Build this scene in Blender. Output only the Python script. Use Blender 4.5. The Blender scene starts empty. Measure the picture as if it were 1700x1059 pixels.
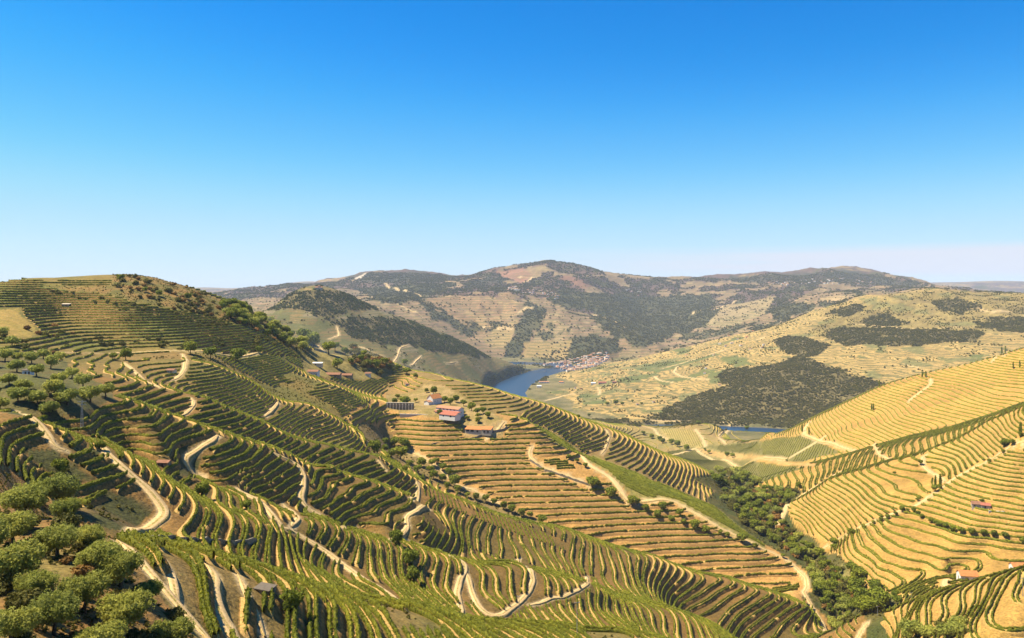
import bpy, math, random, time
import numpy as np
from mathutils import Vector, Matrix
T0=time.time()
random.seed(7); RNG=np.random.default_rng(11)
S=bpy.context.scene; COL=S.collection
# ---------------------------------------------------------------- camera
F=1334.0; HZ=485.0; CX=850.0; H=420.0       # focal length and horizon of the photograph (1700 px wide)
cam_d=bpy.data.cameras.new('camera'); cam=bpy.data.objects.new('camera',cam_d); COL.objects.link(cam)
cam.location=(0,0,H); cam.rotation_euler=(math.radians(90),0,0)
cam_d.sensor_width=36; cam_d.lens=36*F/1700; cam_d.shift_y=-(529.5-HZ)/1700
cam_d.clip_start=1; cam_d.clip_end=80000
S.camera=cam
# ---------------------------------------------------------------- light
SUN_AZ=math.radians(-86); SUN_EL=math.radians(59)      # azimuth from +Y towards +X
W=bpy.data.worlds.new('World'); S.world=W; W.use_nodes=True
nt=W.node_tree; nt.nodes.clear()
N=lambda t,**k:(lambda n:[setattr(n,a,b) for a,b in k.items()] and n or n)(nt.nodes.new(t))
out=N('ShaderNodeOutputWorld'); bg=N('ShaderNodeBackground'); sky=N('ShaderNodeTexSky')
sky.sky_type='NISHITA'; sky.sun_disc=False; sky.sun_elevation=SUN_EL; sky.sun_rotation=SUN_AZ
sky.altitude=0; sky.air_density=1.0; sky.dust_density=0.0; sky.ozone_density=4.0
bg.inputs['Strength'].default_value=0.06
hs=N('ShaderNodeHueSaturation'); hs.inputs['Saturation'].default_value=1.25
gm=N('ShaderNodeGamma'); gm.inputs['Gamma'].default_value=1.0
# thin cirrus low over the right horizon
tc=N('ShaderNodeTexCoord'); sep=N('ShaderNodeSeparateXYZ'); nt.links.new(tc.outputs['Generated'],sep.inputs[0])
def M(op,a,b=None,c=None):
    n=N('ShaderNodeMath',operation=op)
    for i,v in enumerate((a,b,c)):
        if v is None: continue
        if isinstance(v,(int,float)): n.inputs[i].default_value=v
        else: nt.links.new(v,n.inputs[i])
    return n.outputs[0]
mp=N('ShaderNodeMapping'); mp.inputs['Scale'].default_value=(3.2,3.2,75); nt.links.new(tc.outputs['Generated'],mp.inputs[0])
ns=N('ShaderNodeTexNoise'); ns.inputs['Scale'].default_value=1.0; ns.inputs['Detail'].default_value=6; nt.links.new(mp.outputs[0],ns.inputs['Vector'])
def band(z,c,w):   # smooth bump round elevation c
    d=M('ABSOLUTE',M('DIVIDE',M('SUBTRACT',z,c),w)); return M('MAXIMUM',M('SUBTRACT',1.0,d),0.0)
cl=M('MULTIPLY',band(sep.outputs['Z'],.034,.022),M('MULTIPLY_ADD',ns.outputs['Fac'],3.2,-.75))
side=M('MAXIMUM',M('MINIMUM',M('MULTIPLY_ADD',sep.outputs['X'],2.6,0.05),1.0),0.0)
cl=M('MINIMUM',M('MAXIMUM',M('MULTIPLY',cl,side),0.0),1.0)
cl=M('MINIMUM',M('MULTIPLY',cl,1.7),.9)
mix=N('ShaderNodeMixRGB'); mix.inputs['Color2'].default_value=(5.35,5.6,6.4,1)
nt.links.new(sky.outputs[0],hs.inputs['Color']); nt.links.new(hs.outputs[0],gm.inputs[0]); 
cv=N('ShaderNodeRGBCurve'); cm=cv.mapping; cm.use_clip=False
for ci,pts in enumerate((((0,0),(.10,.006),(.125,.018),(.212,.117),(.434,.392),(.68,.55),(1,.68)),((0,0),(.2,.17),(.323,.292),(.456,.474),(.708,.723),(.863,.79),(1,.84)),((0,0),(.5,.64),(.68,.84),(.815,.965),(1,.99)))):
    c=cm.curves[ci]; c.points[0].location=pts[0]; c.points[1].location=pts[-1]
    for p in pts[1:-1]: c.points.new(*p)
cm.update()
K=.06*2**1.28
s1=N('ShaderNodeVectorMath',operation='SCALE'); s1.inputs['Scale'].default_value=K; nt.links.new(gm.outputs[0],s1.inputs[0]); nt.links.new(s1.outputs[0],cv.inputs['Color'])
s2=N('ShaderNodeVectorMath',operation='SCALE'); s2.inputs['Scale'].default_value=1/K; nt.links.new(cv.outputs[0],s2.inputs[0]); nt.links.new(s2.outputs[0],mix.inputs['Color1'])
nt.links.new(cl,mix.inputs['Fac']); nt.links.new(mix.outputs[0],bg.inputs['Color']); nt.links.new(bg.outputs[0],out.inputs[0])
sd=bpy.data.lights.new('sun','SUN'); sd.energy=5.0; sd.angle=math.radians(.5); sd.color=(1.0,.88,.66)
sun=bpy.data.objects.new('sun',sd); COL.objects.link(sun)
sv=Vector((math.sin(SUN_AZ)*math.cos(SUN_EL),math.cos(SUN_AZ)*math.cos(SUN_EL),math.sin(SUN_EL)))
sun.rotation_euler=sv.to_track_quat('Z','Y').to_euler(); sun.location=(0,0,2000)
vs=S.view_settings; S.display_settings.display_device='sRGB'
vs.view_transform='Standard'; vs.look='None'; vs.exposure=1.28; vs.gamma=1; vs.use_curve_mapping=False
HAZE=2.6e-5
S.cycles.max_bounces=6; S.cycles.diffuse_bounces=2; S.cycles.glossy_bounces=2; S.cycles.transmission_bounces=2
S.cycles.volume_bounces=1; S.cycles.transparent_max_bounces=8
# (px, py, Y)  crest lines get a dip behind them; others plain
def ctrl():
    C=[]
    def add(lst): C.extend([(float(a),float(b),float(c)) for a,b,c in lst])
    def crest(lst,dip,beh,nxt=None):
        # visible crest points, then a hidden dip behind them: py grows by dip (px) at Y*beh
        for a,b,c in lst:
            C.append((a,b,c)); C.append((a,b+dip*.25,c*(1+(beh-1)*.4))); C.append((a,b+dip,c*beh))
    # A nearest spur
    add([(-300,1059,100),(0,1059,88),(50,1000,105),(100,900,140),(0,850,165),(0,780,205),(-300,800,200),(120,1059,100),(250,1059,112),(180,960,125),(400,1059,145),(560,1059,178),(700,1059,212),(850,1059,262),(1000,1059,315),
         (440,985,176),(330,985,150),(520,1010,185),(0,1300,60),(400,1300,80),(800,1300,140),(1200,1300,250),(1600,1300,300),(2000,1200,350),(-300,1300,60)])
    crest([(110,862,155),(176,888,158),(237,903,170),(305,917,190),(430,947,206),(485,968,214),(570,991,232),(705,1015,262),(850,1037,295),(932,1042,312),(1033,1052,332),(1100,1066,350)],14,1.12)
    # near side of B
    add([(280,895,250),(330,860,284),(310,890,262),(290,800,338),(235,870,262),(370,900,275),(450,880,315),(450,930,283),(400,850,330),(560,872,395),(598,925,350),(640,985,310),(520,940,318),(600,975,312),(700,960,365),(720,1005,325),(800,985,378),(830,1020,350),(900,1000,395),(930,1035,370),
         (1000,1015,420),(1040,1045,400),(1100,1050,430),(90,825,250),(200,790,279),(0,740,245),(100,770,268),(60,860,205),(150,845,232)])
    crest([(-300,660,300),(-100,680,290),(45,688,292),(110,722,312),(180,737,330),(237,764,340),(332,795,355),(430,825,370),(535,859,388),(603,885,400),(688,903,412),(739,917,420),(850,934,438),(979,968,456),(1118,1012,475),(1186,1039,482),(1240,1075,486)],12,1.05)
    # near side of C
    add([(543,794,472),(541,815,446),(514,836,420),(575,805,470),(573,822,450),(545,841,425),(640,850,455),(640,870,430),(420,790,400),(300,740,385),(350,770,385),(240,710,375),(250,740,360),(150,690,350),(80,660,345),(700,880,445)])
    crest([(-300,600,430),(-50,620,420),(100,640,410),(176,654,415),(280,691,430),(374,724,445),(440,742,458),(485,759,466),(546,778,478),(610,798,488),(688,829,496)],10,1.05)
    # near side of D
    add([(500,745,530),(450,730,515),(400,700,512),(600,780,540),(700,820,548),(760,850,545),(760,880,505),(850,890,540),(850,915,500),(930,900,560),(930,940,508),(1000,950,530),(1000,920,568),(1080,960,560),(1080,990,524),(1200,990,580),(1200,1030,545),(1130,1020,541),(1300,1010,588),(1290,1050,555),(1340,1040,580)])
    crest([(337,659,535),(437,701,550),(544,739,562),(627,759,570),(692,796,580),(773,832,590),(850,858,598),(932,875,604),(1000,901,609),(1084,924,612),(1203,958,612),(1280,981,608),(1340,1010,600),(1385,1050,580)],10,1.04)
    crest([(350,606,700),(427,640,705),(507,671,710),(569,700,720)],5,1.04)
    add([(450,690,620),(380,650,620),(520,715,640),(600,735,650)])
    # bowl between D and E : a plane facing the viewer
    for px,pys in ((640,(705,735)),(700,(690,720,750)),(780,(700,730,760,790)),(860,(710,740,770,800,830)),(940,(765,795,825,850)),(1020,(800,830,860,885)),(1100,(840,870,895,915)),(1180,(870,900,925,943)),(1250,(905,930,955)),(1310,(935,960))):
        for py in pys: add([(px,py,679/(.6+(py-485-.05*(px-850))/1334))])
    add([(745,690,898),(700,680,915),(800,690,898)])
    crest([(840,688,905),(894,707,900),(966,756,878),(993,764,876),(1067,792,862),(1135,822,848),(1186,842,838),(1237,885,800),(1278,910,780)],8,1.05)
    # behind E / F
    add([(860,690,960),(930,725,960),(1000,745,980),(1067,785,940),(1120,800,960),(1180,830,950),(900,692,1005),(960,715,1010)])
    for zz,pp in ((295,((650,625),(690,633),(730,639),(780,638))),(288,((640,640),(690,650),(730,655),(780,653),(822,649))),(281,((660,664),(700,674),(750,673),(800,667),(850,661)))): add([(x,y,F*(H-zz)/(y-HZ)) for x,y in pp])
    crest([(500,572,1080),(560,590,1150),(640,603,1200),(700,618,1190),(770,635,1110),(840,655,1080),(880,665,1080),(930,680,1090),(980,700,1110),(1033,720,1120),(1101,754,1130),(1150,770,1130),(1186,790,1110)],40,1.25)
    # left big hill
    add([(100,520,850),(0,560,640),(200,585,720),(80,583,640),(400,588,860),(300,640,600),(560,640,990),(640,668,950),(450,660,715),(0,520,750),(-200,540,700),(200,500,880),(300,530,880),(400,550,920),(480,600,960),(100,620,520),(0,620,460),(200,640,500),(520,610,1030),(600,625,1110),(250,610,640),(350,595,760),(620,690,850)])
    crest([(-350,500,900),(-150,485,900),(0,475,900),(60,467,930),(110,464,960),(200,459,1000),(250,461,1010),(300,475,1030),(370,497,1050),(430,525,1070)],70,1.5)
    # creek
    add([(1200,800,1250),(1250,840,1030),(1225,815,1140),(1280,852,950),(1300,885,880),(1350,930,770),(1400,985,660),(1420,1000,635),(1440,1059,565),(1450,1200,450),(1150,785,1500)])
    add([(1340,960,715),(1330,985,655)])
    # right bowls
    add([(1340,910,790),(1640,768,764),(1700,735,744),(1602,955,610),(1850,700,750),(1850,850,650),(2050,700,750),(2050,850,650),(1400,860,800),(1560,780,830),(1640,730,820),(1350,850,860),(1500,1000,560),(1440,1000,585)])
    def row(z,*p): add([(x,y,F*(H-z)/(y-HZ)) for x,y in p])
    row(209,(1468,867),(1489,886),(1532,901),(1589,916),(1646,927),(1680,931),(1800,935))
    row(212.5,(1483,859),(1513,874),(1570,891),(1636,901),(1700,912),(1850,925))
    row(222,(1523,839),(1570,857),(1627,874),(1700,880),(1850,890))
    row(230,(1551,822),(1589,837),(1646,852),(1700,860)); row(242,(1589,797),(1646,814),(1700,825)); row(250,(1617,782),(1700,799))
    row(204.5,(1445,874),(1476,901),(1523,924),(1570,937),(1623,942)); row(199.5,(1425,890),(1447,912),(1485,937),(1532,946),(1580,948))
    row(195.5,(1411,897),(1428,924),(1457,948),(1490,961)); row(189,(1400,920),(1419,940),(1447,961),(1481,978))
    row(227,(1485,808),(1530,830)); row(223,(1457,808),(1479,829),(1508,837)); row(216.7,(1438,823),(1462,842),(1478,853)); row(210,(1419,827),(1449,855))
    crest([(1400,1037,500),(1440,1022,490),(1500,1008,475),(1580,977,455),(1640,960,447),(1700,945,440),(1850,900,430),(2050,850,430)],12,1.08)
    add([(1450,1059,450),(1550,1059,385),(1650,1059,350),(1700,1020,365),(1600,1020,400),(1500,1040,435)])
    crest([(1300,843,900),(1370,800,893),(1430,780,885),(1480,765,885),(1560,740,885),(1640,700,885),(1700,675,885),(1850,620,890),(2050,560,890)],6,1.05)
    add([(1400,785,1020),(1500,750,1000),(1600,715,980),(1330,800,1080),(1300,815,1060)])
    crest([(1250,797,1180),(1320,775,1190),(1400,757,1180),(1457,740,1160),(1513,725,1140),(1627,695,1120),(1700,670,1100),(1850,610,1100),(2050,540,1100)],4,1.03)
    add([(1450,690,1400),(1600,640,1380),(1700,640,1280),(1550,690,1240),(1650,660,1220),(1400,720,1330),(1350,745,1360),(1300,760,1420),(1550,650,1400),(1500,700,1260)])
    crest([(1245,733,1900),(1280,720,1750),(1340,700,1650),(1400,672,1600),(1460,645,1560),(1560,618,1520),(1640,598,1480),(1700,580,1450),(1850,530,1450),(2050,480,1450)],40,1.25)
    # low spur fields and river flat
    add([(1150,745,2020),(1090,760,1900),(1200,760,1900),(1300,760,1780),(1050,735,2150),(1100,715,2280),(1200,715,2300),(1150,705,2400),(1000,705,2200),(1230,778,1700),(1150,768,1800),(1240,735,2080),(1050,700,2500),(1000,760,1750)])
    for px in (1000,1100,1200,1300): add([(px,HZ+F*(H-1)/2550,2550)])
    add([(1230,HZ+F*424/2470,2470),(1290,HZ+F*424/2430,2430)])
    add([(870,HZ+F*426/3900,3900),(840,HZ+F*426/3700,3700),(900,HZ+F*426/4200,4200),(920,HZ+F*426/4350,4350),(850,HZ+F*426/3500,3500),(840,HZ+F*426/3200,3200),(860,HZ+F*426/2900,2900)])
    # R2 slope beyond the river
    add([(1280,700,2600),(1280,650,2780),(1280,600,3250),(1400,540,3750),(1460,640,2720),(1700,580,3000),(1600,560,3250),(1500,600,2980),(1600,520,3700),(1400,600,3050),(1100,690,2620),(1000,690,2700),(940,680,2830),(900,650,3350),(960,640,3550),(1100,640,3250),(1200,600,3500),(1050,620,3650),(1150,660,2950),(930,625,3900),(1000,610,4050),(1700,530,3600),(1850,560,3100),(2050,560,3100),(1100,600,4050)])
    crest([(1040,597,4400),(1100,583,4400),(1200,562,4350),(1290,540,4350),(1350,520,4350),(1400,503,4350),(1450,492,4350),(1500,485,4350),(1560,484,4350),(1620,488,4300),(1700,492,4250),(1850,485,4300),(2050,480,4300)],18,1.13)
    # M1 hill
    add([(560,590,2700),(700,622,2850),(800,640,3350),(480,540,2900),(600,540,3150),(700,580,3250),(550,520,3100),(780,600,3500),(640,600,2800),(400,540,2700),(200,600,2500),(0,600,2500),(-300,600,2500),(830,632,3620)])
    crest([(380,530,3100),(450,515,3150),(480,493,3250),(530,479,3350),(560,486,3420),(620,511,3500),(700,540,3700),(780,572,3900),(850,602,4100),(873,613,4200)],14,1.12)
    crest([(200,530,3300),(0,520,3300),(-300,520,3300)],20,1.2)
    # beyond the river
    add([(870,606,4620),(940,607,4600),(1010,592,4800),(870,560,5300),(950,575,5100),(1060,577,5150),(1100,565,5700),(760,560,5200),(700,530,5300),(800,520,5800),(900,530,5700),(1000,540,5700),(850,490,6500),(950,500,6700),(1000,500,7000),(1100,500,7600),(1120,545,6100),(1200,520,6500),(1250,500,7000),(1350,480,7600),(1400,480,7600),(1300,520,5800),(1400,505,5600),(1500,480,7200),(620,500,5600),(560,500,6200),(450,500,6500),(780,480,7200),(720,490,6600),(1080,530,6600),(1000,570,5150)])
    crest([(300,500,8400),(370,486,8600),(450,478,8800),(520,470,8900),(570,462,9000),(600,456,9000),(650,453,9000),(720,453,8900),(770,462,8600),(800,453,8500),(850,443,8500),(900,438,8500),(950,442,8500),(1000,455,8500),(1060,464,8600),(1100,465,8800),(1160,462,9000),(1250,455,9100),(1340,451,9200),(1375,446,9200),(1400,445,9200),(1440,450,9200),(1500,463,9000),(1560,476,8800),(1620,486,8500),(1700,492,8400),(2050,500,8400),(0,500,8400),(-350,500,8400)],16,1.25)
    # farthest
    crest([(-350,475,18000),(100,476,18000),(300,480,18000),(330,477,18000),(400,479,18000),(450,474,18000),(510,467,18000),(560,470,18000),(700,478,18000),(1000,478,18000),(1400,475,18000),(1540,469,18000),(1600,468,18000),(1650,466,18000),(1700,467,18000),(2050,470,18000)],4,1.15)
    add([(px,488,28000) for px in range(-300,2100,200)])
    return np.array(C)
SX=170.0; SL=5.5
RIV=[(1500,2350),(1330,2400),(1280,2440),(1200,2480),(1100,2510),(1000,2460),(920,2500),(870,2800),(845,3100),(838,3350),(850,3650),(875,3980),(905,4250),(945,4480),(915,4660),(860,4760),(780,4830),(650,4900)]
def seg_dist(X,Y,pts,rad=1e9):
    P=np.array(pts,float); d=np.full(X.shape,1e9)
    for a,b in zip(P[:-1],P[1:]):
        ab=b-a; t=np.clip(((X-a[0])*ab[0]+(Y-a[1])*ab[1])/(ab@ab),0,1)
        d=np.minimum(d,np.hypot(X-a[0]-t*ab[0],Y-a[1]-t*ab[1]))
    return d
def sm(e0,e1,x):
    t=np.clip((x-e0)/(e1-e0),0,1); return t*t*(3-2*t)
def vnoise(x,y,seed=0):
    xi=np.floor(x).astype(np.int64);yi=np.floor(y).astype(np.int64);fx=x-xi;fy=y-yi
    def h(i,j):
        n=(i*374761393+j*668265263+seed*1442695041)&0xffffffff
        n=((n^(n>>13))*1274126177)&0xffffffff
        return ((n^(n>>16))&0xffff)/32767.5-1
    u=fx*fx*fx*(fx*(fx*6-15)+10);v=fy*fy*fy*(fy*(fy*6-15)+10)
    return (h(xi,yi)*(1-u)+h(xi+1,yi)*u)*(1-v)+(h(xi,yi+1)*(1-u)+h(xi+1,yi+1)*u)*v
def fbm(x,y,o=4,seed=0,ridge=False):
    s=0;a=1;t=0
    for k in range(o):
        n=vnoise(x*2**k+17.3*k,y*2**k-9.1*k,seed+k)
        if ridge: n=1-2*abs(n)
        s=s+a*n;t+=a;a*=.5
    return s/t
def shape(px,L,Z):
    """natural relief, the valley floor above the water and the river bed"""
    Y=np.exp(L)[:,None]+0*px[None]; X=(px[None]-CX)/F*Y
    far=sm(2400,5200,Y); 
    n=fbm(X/620,Y/620,5,3,True)
    Z=Z+far*(1-sm(15000,17500,Y))*(n-.12)*58*np.clip((Z-15)/250,0,1)
    Z=Z+sm(1300,1900,Y)*(1-far)*fbm(X/210,Y/210,4,8,True)*9*np.clip((Z-15)/80,0,1)
    Z=Z+(1-sm(1200,1800,Y))*(fbm(X/38,Y/38,3,5)*.9+fbm(X/90,Y/90,2,11)*1.2)*sm(60,200,Y)
    d=seg_dist(X,Y,[((a-CX)/F*b,b) for a,b in RIV])
    hw=np.where(Y>3200,80.,np.where(Y<2700,40.,60.))
    Zl=np.where(Z<6,6+(Z-6)*.05,Z); Zl=np.maximum(Zl,3.5)
    k=sm(hw-12,hw+25,d)
    Z=-4+(Zl+4)*k
    return X,Y,Z
class Terr:
    def __init__(s,lam=2e-3):
        c=ctrl(); s.c=c
        s.P=np.stack([c[:,0]/SX,np.log(c[:,2])*SL],1)
        v=c[:,1]
        n=len(c); d=np.hypot(*(s.P[:,None]-s.P[None]).transpose(2,0,1))
        # merge exact duplicates is avoided by the regulariser
        K=s.k(d)+np.eye(n)*lam
        A=np.zeros((n+3,n+3)); A[:n,:n]=K; A[:n,n]=1; A[:n,n+1:]=s.P; A[n,:n]=1; A[n+1:,:n]=s.P.T
        s.w=np.linalg.solve(A,np.r_[v,0,0,0])
    def k(s,d): return np.where(d>1e-9,d*d*np.log(np.maximum(d,1e-9)),0)
    def ev(s,px,L):
        px=np.asarray(px,float).ravel();L=np.asarray(L,float).ravel();out=np.empty(len(px))
        for i in range(0,len(px),20000):
            q=np.stack([px[i:i+20000]/SX,L[i:i+20000]*SL],1)
            d2=(q[:,0:1]-s.P[None,:,0])**2+(q[:,1:2]-s.P[None,:,1])**2
            d2=np.maximum(d2,1e-12)
            out[i:i+20000]=(.5*d2*np.log(d2))@s.w[:-3]+s.w[-3]+q@s.w[-2:]
        return out
    def grid(s,px0=-350,px1=2050,dpx=3,y0=50,y1=28000,dl=.0065,co=4):
        pc=np.arange(px0,px1+dpx*co*2,dpx*co); Lc=np.arange(np.log(y0),np.log(y1)+dl*co*2,dl*co)
        G=s.ev(*np.meshgrid(pc,Lc)).reshape(len(Lc),len(pc))
        px=np.arange(px0,px1+1e-6,dpx); L=np.arange(np.log(y0),np.log(y1),dl)
        def cub(A,n,co,ax):
            # catmull-rom upsample
            A=np.moveaxis(A,ax,0); t=np.arange(n)/co; i=np.floor(t).astype(int); f=(t-i)[:,None]
            g=lambda k:A[np.clip(i+k,0,len(A)-1)]
            p0,p1,p2,p3=g(-1),g(0),g(1),g(2)
            r=p1+.5*f*(p2-p0+f*(2*p0-5*p1+4*p2-p3+f*(3*(p1-p2)+p3-p0)))
            return np.moveaxis(r,0,ax)
        G=cub(G,len(px),co,1); G=cub(G,len(L),co,0)
        Y=np.exp(L)[:,None]; Z=H-(G-HZ)*Y/F
        return px,L,Z
# ---------------------------------------------------------------- terrain grid
T=Terr()
DPX=3.0; DL=.007
px,L,Z=T.grid(-270,1980,DPX,42,28000,DL,4)
X,Y,Z=shape(px,L,Z)
NL,NP=Z.shape
PXg=px[None]+0*Z; PY=HZ+F*(H-Z)/Y
def grads(A):
    gl=np.gradient(A,axis=0)/DL/Y; gx=np.gradient(A,axis=1)/DPX*F/Y
    return gx,gl-gx*X/Y
GX,GY=grads(Z)
cm=np.minimum.accumulate(np.vstack([np.full((1,NP),1e9),PY[:-1]]),0)
SEEN=cm-PY                                 # >0 : the vertex shows above everything nearer
def ij(x,y): return (np.log(np.maximum(y,43.))-L[0])/DL, (CX+F*np.asarray(x)/y-px[0])/DPX
def samp(A,x,y):
    i,j=ij(np.asarray(x,float),np.asarray(y,float)); i=np.clip(i,0,NL-1.001);j=np.clip(j,0,NP-1.001)
    a=i.astype(int);b=j.astype(int);u=i-a;v=j-b
    return (A[a,b]*(1-u)+A[a+1,b]*u)*(1-v)+(A[a,b+1]*(1-u)+A[a+1,b+1]*u)*v
def hit(x,y,ymin=60.,ymax=1e9):
    """the ground point the photograph shows at pixel x,y"""
    j=min(max((x-px[0])/DPX,0),NP-2); b=int(j); v=j-b
    p=PY[:,b]*(1-v)+PY[:,b+1]*v
    i0=int(max(0,(math.log(ymin)-L[0])/DL)); i1=int(min(NL-1,(math.log(min(ymax,27900))-L[0])/DL))
    k=np.where(p[i0:i1]<=y)[0]
    k=i0+(k[0] if len(k) else int(np.argmin(p[i0:i1])))
    if k>i0:
        d=p[k-1]-p[k]; t=(p[k-1]-y)/d if d>1e-6 else 1; t=min(max(t,0),1); l=L[k-1]+DL*t
    else: l=L[k]
    yy=math.exp(l); xx=(x-CX)/F*yy
    return xx,yy,float(samp(Z,xx,yy))
def inpoly(x,y,P):
    P=np.array(P,float); r=np.zeros(x.shape,bool); n=len(P)
    m=(x>=P[:,0].min())&(x<=P[:,0].max())&(y>=P[:,1].min())&(y<=P[:,1].max())
    xs=x[m];ys=y[m];rr=np.zeros(xs.shape,bool)
    for k in range(n):
        x1,y1=P[k];x2,y2=P[(k+1)%n]
        if y1==y2: continue
        c=((y1>ys)!=(y2>ys))&(xs<(x2-x1)*(ys-y1)/(y2-y1)+x1); rr^=c
    r[m]=rr; return r
def I(x,pts): a=np.array(pts,float); return np.interp(x,a[:,0],a[:,1])
YA=I(PXg,[(0,150),(110,162),(176,168),(237,180),(305,200),(430,216),(570,243),(705,274),(850,305),(1033,342),(1200,380)])
YB=I(PXg,[(-300,305),(45,300),(110,322),(180,340),(237,350),(332,365),(430,380),(535,396),(603,408),(688,421),(850,446),(979,465),(1118,484),(1240,496),(1400,500)])
YC=I(PXg,[(-300,440),(100,420),(176,424),(280,440),(374,455),(440,468),(546,488),(688,506),(760,480),(1400,500)])
YD=I(PXg,[(-300,520),(200,520),(337,546),(437,560),(544,573),(627,582),(692,592),(773,602),(850,610),(1084,625),(1203,626),(1280,622),(1385,592),(1500,570)])
YE=I(PXg,[(500,960),(700,945),(840,930),(894,915),(966,895),(1067,878),(1135,864),(1186,850),(1237,815),(1278,795),(1400,720)])
CRK=I(Y[:,0],[(100,1560),(400,1470),(565,1438),(635,1418),(700,1385),(770,1352),(880,1300),(950,1275),(1030,1245),(1250,1200),(1500,1165),(1700,1160)])[:,None]
LEFT=PXg<CRK
# regions
R=np.zeros(Z.shape,int)
R[LEFT]=1; R[LEFT&(Y>YA)]=2; R[LEFT&(Y>YB)]=3; R[LEFT&(Y>YC)]=4; R[LEFT&(Y>YD)]=5
R[LEFT&(Y>YD)&(PXg>I(PY,[(600,660),(650,640),(690,570),(740,600),(770,668),(1059,672)])+6*fbm(X/30,Y/30,2,99))]=6
R[LEFT&(Y>YE)&(PXg>640)]=7
hillpoly=[(-400,586),(200,584),(430,586),(520,598),(560,585),(500,500),(-400,300)]
R[LEFT&(Y>600)&inpoly(PXg,PY,hillpoly)]=8
R[LEFT&(Y>1420)]=0
YH=I(PXg,[(1380,520),(1400,510),(1440,500),(1500,485),(1580,465),(1640,457),(1700,450),(2050,440)])
YGa=I(PXg,[(1250,960),(1300,925),(1370,915),(1430,905),(1700,905),(2050,910)])
YGb=I(PXg,[(1200,1200),(1320,1215),(1400,1205),(1513,1160),(1700,1120),(2050,1120)])
YGt=I(PXg,[(1200,1950),(1280,1800),(1340,1700),(1400,1650),(1460,1610),(1560,1560),(1700,1500),(2050,1500)])
RT=~LEFT
R[RT]=9; R[RT&(Y>YH)]=10; R[RT&(Y>YGa)]=11; R[RT&(Y>YGb)]=12; R[RT&(Y>YGt)]=0
R[RT&(Y>1200)&(PXg<1330)&(Z<95)]=13
R[(Y>1450)&(Y<2420)&(R==0)&(PXg>950)&(PXg<1330)]=13
wall=[(1340,915),(1370,908),(1420,880),(1445,868),(1468,860),(1500,845),(1530,835),(1570,805),(1590,790),(1620,775),(1640,765),(1700,735)]
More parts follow.
